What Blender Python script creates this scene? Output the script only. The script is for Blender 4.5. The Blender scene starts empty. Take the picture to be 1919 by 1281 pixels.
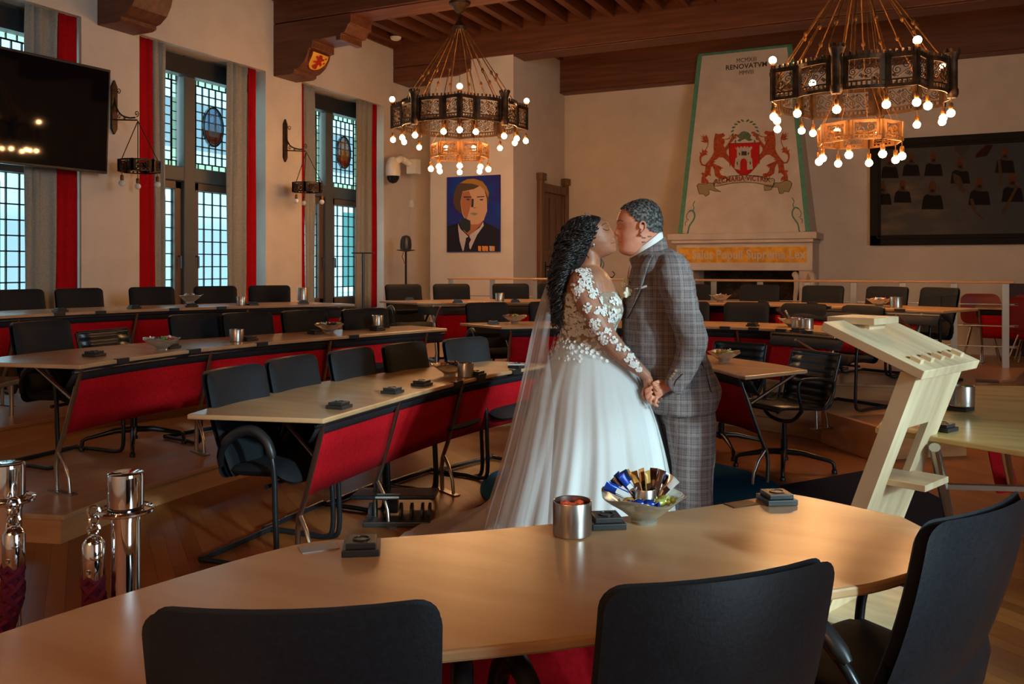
import bpy, math, random
from mathutils import Vector, Matrix, noise
random.seed(7)
sc = bpy.context.scene
COL = sc.collection
PI = math.pi
# ---------------------------------------------------------------- camera
F, HY, H, TH = 1620.0, 498.0, 1.43, math.radians(25.7)
CT, ST = math.cos(TH), math.sin(TH)
cam_d = bpy.data.cameras.new('camera'); cam = bpy.data.objects.new('camera', cam_d); COL.objects.link(cam)
cam.location = (0, 0, H); cam.rotation_euler = (PI/2, 0, TH)
cam_d.sensor_width = 36.0; cam_d.lens = F/1919*36.0
cam_d.shift_y = (HY-640.5)/1919
cam_d.shift_x = 0.0; cam_d.clip_start = 0.05; cam_d.clip_end = 300
sc.camera = cam
# ---------------------------------------------------------------- world, sun, daylight, exposure
w = bpy.data.worlds.new('world'); sc.world = w; w.use_nodes = True
nt = w.node_tree; bg = nt.nodes['Background']
bg.inputs[0].default_value = (0.50, 0.78, 1.0, 1); bg.inputs[1].default_value = 2.6
sun_d = bpy.data.lights.new('sun', 'SUN'); sun = bpy.data.objects.new('sun', sun_d); COL.objects.link(sun)
sun_d.energy = 4.0; sun_d.angle = math.radians(3); sun_d.color = (0.62, 0.94, 1.0)
sun.rotation_euler = Vector((0.90, -0.42, 0.30)).to_track_quat('Z', 'Y').to_euler()
def area(name, loc, to, sx, sy, energy, color):
    d = bpy.data.lights.new(name, 'AREA'); d.shape = 'RECTANGLE'; d.size = sx; d.size_y = sy
    d.energy = energy; d.color = color
    o = bpy.data.objects.new(name, d); COL.objects.link(o); o.location = loc
    o.rotation_euler = (Vector(to)-Vector(loc)).to_track_quat('-Z', 'Y').to_euler(); return o
# daylight entering by the tall windows of the right-hand wall and of the left-hand wall
for yy in (-.55, .95):
    area('daylight', (6.32, yy, 2.6), (-1, yy+2.2, 1.2), 1.2, 2.9, 190, (0.66, 0.90, 1.0))
for yy in (5.18, 7.98, 10.78):
    area('daylight', (-8.75, yy, 2.5), (-4, yy, 1.2), 1.6, 2.9, 40, (0.62, 0.88, 1.0))
sc.view_settings.view_transform = 'Standard'; sc.view_settings.look = 'None'
sc.view_settings.exposure = 0.0; sc.view_settings.gamma = 1.0; sc.view_settings.use_curve_mapping = False
# ---------------------------------------------------------------- geometry helpers
def ray(px, py):
    u = (px-960)/F; v = (HY-py)/F
    return Vector((u*CT-ST, u*ST+CT, v))
CAM = Vector((0, 0, H))
def at(px, py, z):
    r = ray(px, py); return CAM + r*((z-H)/r.z)
def atY(px, py, Y):
    r = ray(px, py); return CAM + r*(Y/r.y)
def atX(px, py, X):
    r = ray(px, py); return CAM + r*(X/r.x)
def cl(px, py, d):            # point at forward distance d
    return CAM + ray(px, py)*d
class MB:
    def __init__(s): s.v = []; s.f = []
    def add(s, vs, fs):
        n = len(s.v); s.v += [Vector(v) for v in vs]; s.f += [tuple(i+n for i in f) for f in fs]; return s
    def box(s, c, size, rz=0, M=None):
        x, y, z = [k/2 for k in size]
        m = (Matrix.Translation(c) @ Matrix.Rotation(rz, 4, 'Z')) if M is None else M
        vs = [m @ Vector((a*x, b*y, e*z)) for a in (-1, 1) for b in (-1, 1) for e in (-1, 1)]
        return s.add(vs, [(0,1,3,2),(4,6,7,5),(0,4,5,1),(2,3,7,6),(0,2,6,4),(1,5,7,3)])
    def b2(s, a, b):          # axis box between two corners
        a = Vector(a); b = Vector(b); return s.box((a+b)/2, [abs(k) for k in (b-a)])
    def bar(s, p, q, w, h, up=(0, 0, 1)):
        p = Vector(p); q = Vector(q); d = q-p; L = d.length; d.normalize()
        u = Vector(up); sx = d.cross(u)
        if sx.length < 1e-4: sx = d.cross(Vector((1, 0, 0)))
        sx.normalize(); u = sx.cross(d)
        vs = [e + sx*a*w/2 + u*b*h/2 for e in (p, q) for a, b in ((-1,-1),(1,-1),(1,1),(-1,1))]
        return s.add(vs, [(0,1,2,3),(7,6,5,4),(0,4,5,1),(1,5,6,2),(2,6,7,3),(3,7,4,0)])
    def tube(s, pts, r, n=10, caps=True, flat=None):
        pts = [Vector(p) for p in pts]; m = len(pts)
        rs = r if isinstance(r, (list, tuple)) else [r]*m
        N = None; vs = []
        for i, p in enumerate(pts):
            t = (pts[min(i+1, m-1)]-pts[max(i-1, 0)])
            if t.length < 1e-9: t = Vector((0, 0, 1))
            t.normalize()
            if N is None:
                N = t.orthogonal().normalized()
            else:
                N = (N - t*N.dot(t))
                N = N.normalized() if N.length > 1e-6 else t.orthogonal().normalized()
            B = t.cross(N)
            for k in range(n):
                a = 2*PI*k/n; vs.append(p + (N*math.cos(a)+B*math.sin(a))*rs[i])
        fs = [(i*n+k, i*n+(k+1) % n, (i+1)*n+(k+1) % n, (i+1)*n+k) for i in range(m-1) for k in range(n)]
        if caps: fs += [tuple(range(n))[::-1], tuple((m-1)*n+k for k in range(n))]
        return s.add(vs, fs)
    def lathe(s, prof, n=24, c=(0, 0, 0), cap=True):
        c = Vector(c); vs = []; m = len(prof)
        for r, z in prof:
            for k in range(n):
                a = 2*PI*k/n; vs.append(c+Vector((r*math.cos(a), r*math.sin(a), z)))
        fs = [(i*n+k, i*n+(k+1) % n, (i+1)*n+(k+1) % n, (i+1)*n+k) for i in range(m-1) for k in range(n)]
        if cap: fs += [tuple(range(n))[::-1], tuple((m-1)*n+k for k in range(n))]
        return s.add(vs, fs)
    def prism(s, poly, z0, z1):      # poly: list of xy, CCW or CW
        n = len(poly); vs = [Vector((p[0], p[1], z0)) for p in poly]+[Vector((p[0], p[1], z1)) for p in poly]
        fs = [tuple(range(n))[::-1], tuple(range(n, 2*n))]+[(i, (i+1) % n, n+(i+1) % n, n+i) for i in range(n)]
        return s.add(vs, fs)
    def strip(s, A, B):              # quads between two polylines
        n = len(A); return s.add(list(A)+list(B), [(i, i+1, n+i+1, n+i) for i in range(n-1)])
    def grid(s, P):                  # P rows of points
        a = len(P); b = len(P[0]); vs = [p for r in P for p in r]
        return s.add(vs, [(i*b+j, i*b+j+1, (i+1)*b+j+1, (i+1)*b+j) for i in range(a-1) for j in range(b-1)])
    def rings(s, R, caps=True):      # closed rings
        m = len(R); n = len(R[0]); vs = [p for r in R for p in r]
        fs = [(i*n+k, i*n+(k+1) % n, (i+1)*n+(k+1) % n, (i+1)*n+k) for i in range(m-1) for k in range(n)]
        if caps: fs += [tuple(range(n))[::-1], tuple((m-1)*n+k for k in range(n))]
        return s.add(vs, fs)
    def pillow(s, w, h, r, t, fn, n=10, rings=6, pw=5):   # rounded-rect cushion mapped by fn(x, z, y)
        out = []
        for cx, cz, a0 in ((w/2-r, h/2-r, 0), (-w/2+r, h/2-r, 90), (-w/2+r, -h/2+r, 180), (w/2-r, -h/2+r, 270)):
            for k in range(n):
                a = math.radians(a0+90*k/(n-1)); out.append((cx+r*math.cos(a), cz+r*math.sin(a)))
            nx = out[-1]
        # add edge subdivisions
        o2 = []
        for i in range(len(out)):
            p = out[i]; q = out[(i+1) % len(out)]; o2.append(p)
            L = math.hypot(q[0]-p[0], q[1]-p[1])
            if L > 0.08:
                m = int(L/0.06)
                for k in range(1, m): o2.append((p[0]+(q[0]-p[0])*k/m, p[1]+(q[1]-p[1])*k/m))
        N = len(o2); R = []
        ss = [0.02]+[1-(1-k/rings)**1.7 for k in range(1, rings)]+[1.0]
        for sgn in (1, -1):
            seq = ss if sgn == 1 else ss[::-1][1:]
            for q in seq:
                th = t/2*(max(0, 1-q**pw))**(0.5)
                R.append([Vector(fn(x*q, z*q, sgn*th)) for x, z in o2])
        return s.rings(R, True)
    def build(s, name, mat, parent=None, world=False, smooth=35, loc=None, bevel=0):
        me = bpy.data.meshes.new(name)
        vs = s.v
        if world and parent is not None:
            inv = parent_matrix(parent).inverted(); vs = [inv @ v for v in vs]
        elif loc is not None and parent is None:
            L = Vector(loc); vs = [v-L for v in vs]
        me.from_pydata([tuple(v) for v in vs], [], s.f); me.validate(); me.update()
        if mat is not None:
            for mm in (mat if isinstance(mat, (list, tuple)) else [mat]): me.materials.append(mm)
        o = bpy.data.objects.new(name, me); COL.objects.link(o)
        if parent is not None: o.parent = parent
        elif loc is not None: o.location = loc
        if smooth:
            for p in me.polygons: p.use_smooth = True
            me.set_sharp_from_angle(angle=math.radians(smooth))
        if bevel:
            b = o.modifiers.new('bevel', 'BEVEL'); b.width = bevel; b.segments = 2; b.limit_method = 'ANGLE'
        return o
def parent_matrix(p):
    m = Matrix.Translation(p.location) @ p.rotation_euler.to_matrix().to_4x4()
    return (parent_matrix(p.parent) @ m) if p.parent is not None else m
def tag(o, label=None, cat=None, group=None, kind=None):
    if label: o['label'] = label
    if cat: o['category'] = cat
    if group: o['group'] = group
    if kind: o['kind'] = kind
    return o
def empty(name, loc, rz=0, label=None, cat=None, group=None):
    o = bpy.data.objects.new(name, None); COL.objects.link(o); o.location = loc; o.rotation_euler = (0, 0, rz)
    o.empty_display_size = 0.1
    return tag(o, label, cat, group)
def kids(o): return [c for c in bpy.data.objects if c.parent == o]
def copy_tree(o, parent=None, cache={}):
    c = o.copy(); COL.objects.link(c)
    if parent is not None: c.parent = parent
    if o.name not in cache: cache[o.name] = [k.name for k in bpy.data.objects if k.parent == o]
    for k in cache[o.name]: copy_tree(bpy.data.objects[k], c)
    return c
def evaluated(o, name, mat, parent=None, smooth=True):   # bake modifiers into a plain mesh
    dg = bpy.context.evaluated_depsgraph_get(); dg.update()
    me = bpy.data.meshes.new_from_object(o.evaluated_get(dg)); old = o.data
    n = bpy.data.objects.new(name, me); COL.objects.link(n)
    n.matrix_world = o.matrix_world
    bpy.data.objects.remove(o)
    me.materials.clear(); me.materials.append(mat)
    for p in me.polygons: p.use_smooth = smooth; p.material_index = 0
    if parent is not None: n.parent = parent; n.location = (0, 0, 0); n.rotation_euler = (0, 0, 0)
    n.name = name
    return n
def remeshed(mb, name, mat, parent, world=True, voxel=0.008, smooth=6, fac=0.5):
    o = mb.build(name+'_raw', None, parent, world=world, smooth=0)
    pr = o.parent; o.parent = None
    m = o.modifiers.new('r', 'REMESH'); m.mode = 'VOXEL'; m.voxel_size = voxel
    if smooth:
        k = o.modifiers.new('s', 'SMOOTH'); k.iterations = smooth; k.factor = fac
    return evaluated(o, name, mat, pr)
def polyoff(P, d):                # offset an open xy polyline to its left by d
    out = []
    for i, p in enumerate(P):
        a = Vector(P[max(i-1, 0)][:2]); b = Vector(P[min(i+1, len(P)-1)][:2]); t = (b-a).normalized()
        out.append((p[0]-t.y*d, p[1]+t.x*d))
    return out
def cat_rom(P, n=6):              # smooth polyline through P
    P = [Vector(p) for p in P]; out = []
    Q = [P[0]*2-P[1]]+P+[P[-1]*2-P[-2]]
    for i in range(1, len(Q)-2):
        for k in range(n):
            t = k/n; a, b, c, d = Q[i-1], Q[i], Q[i+1], Q[i+2]
            out.append(0.5*((2*b)+(c-a)*t+(2*a-5*b+4*c-d)*t*t+(3*b-a-3*c+d)*t**3))
    out.append(P[-1]); return out
# ---------------------------------------------------------------- materials
def mat(name, col, rough=0.5, metal=0.0, spec=0.5, **kw):
    m = bpy.data.materials.new(name); m.use_nodes = True
    b = m.node_tree.nodes['Principled BSDF']
    b.inputs['Base Color'].default_value = (*col, 1); b.inputs['Roughness'].default_value = rough
    b.inputs['Metallic'].default_value = metal; b.inputs['Specular IOR Level'].default_value = spec
    for k, v in kw.items(): b.inputs[k.replace('_', ' ')].default_value = v
    return m
def nodes(m): return m.node_tree.nodes, m.node_tree.links, m.node_tree.nodes['Principled BSDF']
def noisy(m, c1, c2, scale=(5, 5, 5), detail=4, bump=0.0, rough=None, lo=0.35, hi=0.65, nscale=1.0, space='Object'):
    N, L, b = nodes(m)
    tc = N.new('ShaderNodeTexCoord'); mp = N.new('ShaderNodeMapping'); mp.inputs['Scale'].default_value = scale
    nz = N.new('ShaderNodeTexNoise'); nz.inputs['Scale'].default_value = nscale; nz.inputs['Detail'].default_value = detail
    cr = N.new('ShaderNodeValToRGB'); cr.color_ramp.elements[0].position = lo; cr.color_ramp.elements[1].position = hi
    cr.color_ramp.elements[0].color = (*c1, 1); cr.color_ramp.elements[1].color = (*c2, 1)
    L.new(tc.outputs[space], mp.inputs[0]); L.new(mp.outputs[0], nz.inputs['Vector'])
    L.new(nz.outputs[0], cr.inputs[0]); L.new(cr.outputs[0], b.inputs['Base Color'])
    if bump:
        bp = N.new('ShaderNodeBump'); bp.inputs['Strength'].default_value = bump; bp.inputs['Distance'].default_value = 0.01
        L.new(nz.outputs[0], bp.inputs['Height']); L.new(bp.outputs[0], b.inputs['Normal'])
    return m
def emis(name, col, s):
    m = mat(name, col, 0.5); b = m.node_tree.nodes['Principled BSDF']
    b.inputs['Emission Color'].default_value = (*col, 1); b.inputs['Emission Strength'].default_value = s; return m
M = {}
M['plaster'] = noisy(mat('plaster', (.66, .58, .50), .85, spec=.2), (.63, .55, .47), (.68, .60, .52), (1, 1, 1), 5, .15, nscale=3, space='Object')
M['hood'] = noisy(mat('hood_plaster', (.62, .52, .44), .85, spec=.2), (.60, .49, .40), (.68, .58, .48), (1, 1, 1), 6, .2, nscale=4)
M['beam'] = noisy(mat('oak_beam', (.10, .035, .014), .5), (.10, .030, .012), (.17, .058, .024), (1.2, 18, 18), 4, .2, nscale=1)
M['joist'] = noisy(mat('oak_joist', (.10, .035, .014), .5), (.10, .030, .012), (.17, .058, .024), (18, 1.2, 18), 4, .2, nscale=1)
M['board'] = noisy(mat('ceiling_board', (.07, .024, .01), .6), (.06, .018, .008), (.11, .035, .015), (12, 1, 1), 4, .2)
M['oak'] = noisy(mat('dark_oak', (.10, .04, .018), .45), (.10, .045, .02), (.19, .085, .04), (14, 14, 1.2), 4, .2)
M['desk'] = noisy(mat('beech_desk', (.50, .29, .15), .26, spec=.5), (.46, .245, .112), (.55, .32, .165), (1.1, 7, 7), 5, .03, nscale=1.4, lo=.3, hi=.7)
M['desk2'] = noisy(mat('pale_beech_desk', (.56, .42, .17), .22), (.46, .33, .13), (.62, .47, .20), (1.5, 9, 9), 5, .03, nscale=1.4, lo=.3, hi=.7)
M['step'] = noisy(mat('step_board', (.42, .20, .08), .35), (.40, .17, .065), (.52, .25, .10), (2, 2, 14), 4, .05)
M['podium'] = noisy(mat('podium_floor', (.40, .21, .10), .32), (.36, .18, .085), (.46, .25, .125), (7, 1.2, 7), 4, .05)
M['lect'] = noisy(mat('pale_ash', (.66, .50, .31), .5), (.58, .42, .25), (.72, .56, .36), (16, 3, 3), 4, .05)
M['red'] = noisy(mat('red_fabric', (.42, .004, .008), .9, spec=.15), (.36, .002, .006), (.47, .004, .010), (1, 1, 1), 3, .1, nscale=60)
M['valance'] = noisy(mat('black_valance', (.012, .011, .016), .8), (.010, .009, .014), (.018, .016, .022), (60, 60, 60), 2, .2)
M['black'] = noisy(mat('black_upholstery', (.010, .011, .014), .75, spec=.35), (.004, .005, .007), (.008, .009, .013), (1, 1, 1), 2, .12, nscale=200)
M['leather'] = noisy(mat('black_leather', (.010, .014, .018), .32), (.004, .008, .011), (.007, .012, .017), (1, 1, 1), 4, .06, nscale=120)
M['blk_metal'] = mat('black_tube', (.015, .017, .02), .28, .3)
M['blk_plastic'] = mat('black_plastic', (.02, .019, .02), .4)
M['steel'] = mat('brushed_steel', (.46, .42, .38), .30, 1.0)
M['chrome'] = mat('chrome', (.80, .80, .80), .07, 1.0)
M['alu'] = mat('grey_aluminium', (.40, .42, .42), .45, .7)
M['iron'] = noisy(mat('aged_bronze', (.05, .025, .010), .5, .5), (.022, .011, .005), (.085, .040, .014), (1, 1, 1), 4, .2, nscale=14)
M['gilt'] = noisy(mat('gilt_bronze', (.20, .09, .02), .45, .6), (.13, .055, .014), (.28, .12, .03), (1, 1, 1), 4, .2, nscale=14)
M['bulb'] = emis('bulb_glass', (1.0, .50, .19), 150)
M['bulb_off'] = mat('frosted_bulb', (.75, .72, .68), .25)
M['grey_cur'] = noisy(mat('grey_curtain', (.30, .29, .265), .9, spec=.1), (.27, .26, .235), (.33, .32, .29), (60, 60, 60), 2, .1)
M['red_cur'] = noisy(mat('red_curtain', (.36, .004, .008), .9, spec=.1), (.33, .002, .006), (.40, .005, .010), (60, 60, 60), 2, .1)
M['frame'] = mat('window_frame', (.085, .085, .08), .5)
M['sash'] = mat('sash_wood', (.13, .075, .045), .5)
M['lead'] = mat('lead_came', (.02, .022, .02), .5, .3)
M['blind'] = mat('dark_blind_box', (.012, .013, .016), .5)
M['green'] = noisy(mat('green_paint', (.10, .30, .19), .8), (.09, .27, .17), (.12, .33, .21), (20, 20, 20), 2)
def glassm(name, col, tr):
    m = bpy.data.materials.new(name); m.use_nodes = True; N = m.node_tree.nodes; L = m.node_tree.links
    N.remove(N['Principled BSDF']); out = N['Material Output']
    t = N.new('ShaderNodeBsdfTransparent'); t.inputs[0].default_value = (*col, 1)
    g = N.new('ShaderNodeBsdfGlossy'); g.inputs['Roughness'].default_value = 0.08
    x = N.new('ShaderNodeMixShader'); x.inputs[0].default_value = tr
    L.new(t.outputs[0], x.inputs[1]); L.new(g.outputs[0], x.inputs[2]); L.new(x.outputs[0], out.inputs[0]); return m
M['glass'] = glassm('window_glass', (.85, .93, .92), .06)
M['glass_y'] = glassm('amber_border_glass', (.88, .93, .74), .05)
M['glass_clear'] = glassm('clear_glass', (.98, .98, .96), .12)
def flat(name, col, rough=.8): return mat(name, col, rough, spec=.2)
# ================================================================ SETTING
def st(o): o['kind'] = 'structure'; return o
W = 8.0; YB = 14.2; XR = 6.0; YN = -4.0; ZC = 5.30
# parquet floor: strips
m = mat('parquet', (.3, .12, .04), .33); N, L, b = nodes(m)
tc = N.new('ShaderNodeTexCoord'); mp = N.new('ShaderNodeMapping'); mp.inputs['Rotation'].default_value = (0, 0, math.radians(38))
br = N.new('ShaderNodeTexBrick'); br.inputs['Scale'].default_value = 1.0; br.inputs['Brick Width'].default_value = 1.1
br.inputs['Row Height'].default_value = .075; br.inputs['Mortar Size'].default_value = .0012
br.inputs['Color1'].default_value = (.31, .105, .024, 1); br.inputs['Color2'].default_value = (.20, .060, .014, 1); br.inputs['Mortar'].default_value = (.07, .025, .01, 1)
nz = N.new('ShaderNodeTexNoise'); nz.inputs['Scale'].default_value = 3; nz.inputs['Detail'].default_value = 5
m2 = N.new('ShaderNodeMapping'); m2.inputs['Scale'].default_value = (1, 14, 1); m2.inputs['Rotation'].default_value = (0, 0, math.radians(38))
mx = N.new('ShaderNodeMix'); mx.data_type = 'RGBA'; mx.blend_type = 'MULTIPLY'; mx.inputs[0].default_value = .55
cr = N.new('ShaderNodeValToRGB'); cr.color_ramp.elements[0].color = (.55, .5, .45, 1); cr.color_ramp.elements[1].color = (1.15, 1.1, 1.05, 1)
L.new(tc.outputs['Object'], mp.inputs[0]); L.new(mp.outputs[0], br.inputs['Vector']); L.new(tc.outputs['Object'], m2.inputs[0]); L.new(m2.outputs[0], nz.inputs['Vector'])
L.new(nz.outputs[0], cr.inputs[0]); L.new(br.outputs[0], mx.inputs[6]); L.new(cr.outputs[0], mx.inputs[7]); L.new(mx.outputs[2], b.inputs['Base Color'])
M['parquet'] = m
st(MB().b2((-W-.5, YN, -.1), (XR, YB+.5, 0)).build('floor', M['parquet'], smooth=0))
# left wall with three window openings
WY = [(4.15, 6.21), (6.95, 9.01), (9.75, 11.80)]; Z0, Z1 = .72, 4.04
mb = MB(); ys = [YN]+[k for p in WY for k in p]+[12.07]
for i in range(0, len(ys), 2): mb.b2((-W-.5, ys[i], 0), (-W, ys[i+1], ZC))
for a, c in WY: mb.b2((-W-.5, a, 0), (-W, c, Z0)).b2((-W-.5, a, Z1), (-W, c, ZC))
mb.b2((-W-.5, 12.07, 0), (-W, 12.62, ZC))
st(mb.build('wall_left', M['plaster'], smooth=0))
# corner block with portrait wall, niche, and the return carrying the door
mb = MB(); mb.b2((-7.3, 12.10, 0), (-5.8, YB, ZC)).b2((-W-.5, 12.62, 0), (-7.3, YB, ZC))
st(mb.build('wall_corner', M['plaster'], smooth=0))
st(MB().b2((-5.8, YB, 0), (XR+.3, YB+.3, ZC)).build('wall_back', M['plaster'], smooth=0))
# right and near walls (not in view), with tall windows on the right
RW = [(-1.2, 1.6)]
mb = MB(); ys = [YN]+[k for p in RW for k in p]+[YB+.3]
for i in range(0, len(ys), 2): mb.b2((XR, ys[i], 0), (XR+.3, ys[i+1], ZC))
for a, c in RW: mb.b2((XR, a, 0), (XR+.3, c, .9)).b2((XR, a, 4.1), (XR+.3, c, ZC))
for a, c in RW:
    for k in range(1, 4): mb.b2((XR+.1, a+(c-a)*k/4-.05, .9), (XR+.2, a+(c-a)*k/4+.05, 4.1))
    for z in (1.75, 2.6, 3.4): mb.b2((XR+.1, a, z-.05), (XR+.2, c, z+.05))
st(mb.build('wall_right', M['plaster'], smooth=0))
st(MB().b2((-W-.5, YN-.3, 0), (XR+.3, YN, ZC)).build('wall_near', M['plaster'], smooth=0))
st(MB().b2((-W-.5, YN-.3, ZC), (XR+.3, YB+.5, ZC+.1)).build('ceiling', M['board'], smooth=0))
# joists run from front to back, beams across
k = 0; x = -W+.04
t = 1
while x < XR:
    o = MB().b2((x, YN, 5.08), (x+.12, YB, ZC)).build('trim_%d' % t, M['joist'], smooth=0, bevel=.008); st(o); t += 1
    x += .37
for yb in (-1.85, .9, 3.65, 6.40, 9.16, 12.07):
    mb = MB().b2((-W, yb, 4.71), (XR, yb+.47, 5.29)).b2((-W, yb+.03, 4.69), (XR, yb+.44, 4.71))
    st(mb.build('trim_%d' % t, M['beam'], smooth=0, bevel=.012)); t += 1
st(MB().b2((-5.8, YB-.22, 4.46), (XR, YB, 5.29)).b2((-5.8, YB-.24, 4.44), (XR, YB, 4.47)).build('trim_%d' % t, M['beam'], smooth=0, bevel=.01)); t += 1
st(MB().b2((-5.8, 12.54, 5.02), (-5.74, YB-.2, 5.12)).b2((-W, YN, 5.02), (-W+.04, 12.07, 5.12)).build('trim_%d' % t, M['beam'], smooth=0)); t += 1
# carved corbels under the beams at the left wall
def corbel(y, L1, L2, zb, shield, label):
    e = empty('ceiling_corbel', (-W, y, zb), 0, label, 'corbel')
    prof = [(0, 0), (.30, 0), (.36, .03), (.36, .08), (.42, .10), (.52, .20), (.58, .34), (.60, .44), (.66, .45), (.66, .58), (L1, .60), (L1, .52), (L1+.08, .52), (L1+.08, .64), (L1+.14, .64), (L1+.20, .78), (L2, .80), (L2, .98), (0, .98)]
    top = 4.70-zb
    prof = [(a, c*top/.98) for a, c in prof]
    vs = [(a, -.0, c) for a, c in prof]+[(a, .47, c) for a, c in prof]; n = len(prof)
    MB().add(vs, [tuple(range(n))[::-1], tuple(range(n, 2*n))]+[(i, (i+1) % n, n+(i+1) % n, n+i) for i in range(n)]).build('bracket', M['beam'], e, smooth=20, bevel=.008)
    if shield:
        s = top/.98
        def sf(u, v, off=.012):     # point on the concave shield face
            k = max(0, min(1, v)); x = .43+.17*math.sin(k*PI/2); z = (.12+.32*k)*s
            return (x+off, .235+u*.19, z-off*.6)
        def shp(name, pts, mt, off): 
            m_ = MB(); m_.add([sf(u, v, off) for u, v in pts], [tuple(range(len(pts)))]); o = m_.build(name, mt, e, smooth=0)
            md = o.modifiers.new('t', 'SOLIDIFY'); md.thickness = .006; return o
        # strips so the shield follows the curve
        rows = [[sf(u*wd, v) for u in (-1, -.5, 0, .5, 1)] for v, wd in ((.02, .25), (.12, .6), (.25, .82), (.45, .97), (.7, 1), (1, 1))]
        o = MB().grid(rows).build('shield', flat('shield_red', (.16, .03, .015)), e); md = o.modifiers.new('t', 'SOLIDIFY'); md.thickness = .01
        rows = [[sf(u*wd, v, .02) for u in (-1, -.5, 0, .5, 1)] for v, wd in ((.08, .2), (.16, .5), (.28, .70), (.45, .83), (.7, .86), (.93, .86))]
        o = MB().grid(rows).build('shield_field', flat('shield_gold', (.75, .42, .05), .5), e)
        lion = [(-.1, .15), (.15, .12), (.25, .2), (.05, .25), (.2, .38), (.45, .3), (.5, .42), (.3, .5), (.25, .6), (.45, .62), (.5, .72), (.25, .7), (.2, .8), (.05, .88), (-.15, .84), (-.2, .72), (-.4, .78), (-.5, .7), (-.25, .62), (-.2, .52), (-.45, .5), (-.5, .4), (-.2, .42), (-.1, .3), (-.35, .22)]
        q = MB(); c0 = sf(0, .5, .026)
        q.add([sf(u, v, .026) for u, v in lion]+[c0], [(i, (i+1) % len(lion), len(lion)) for i in range(len(lion))]); q.build('lion_charge', flat('lion_red', (.35, .02, .01)), e, smooth=0)
        for a, c in ((.6, .75), (.6, .5)): q = MB().add([sf(a+.1*math.cos(i), c+.06*math.sin(i), .026) for i in (0, 1.05, 2.1, 3.15, 4.2, 5.25)], [(0, 1, 2, 3, 4, 5)]); q.build('lion_charge', flat('lion_red2', (.35, .02, .01)), e, smooth=0)
    return e
corbel(6.40, 1.04, 1.28, 4.0, False, 'dark oak ceiling corbel at the top left, above the wall screen')
corbel(9.16, 1.04, 1.28, 4.0, True, 'carved oak corbel bearing a golden shield with a red lion')
e = empty('ceiling_corbel', (-W, 12.07, 4.47), 0, 'plain dark oak corbel behind the chains of the left chandelier', 'corbel')
vs = [(a, b_, c_) for b_ in (0, .47) for a, c_ in ((0, 0), (1.2, .0), (1.42, .05), (1.46, .12), (1.46, .235), (0, .235))]
MB().add(vs, [(5, 4, 3, 2, 1, 0), (6, 7, 8, 9, 10, 11)]+[(i, (i+1) % 6, 6+(i+1) % 6, 6+i) for i in range(6)]).build('bracket', M['beam'], e, smooth=0, bevel=.01)
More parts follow.
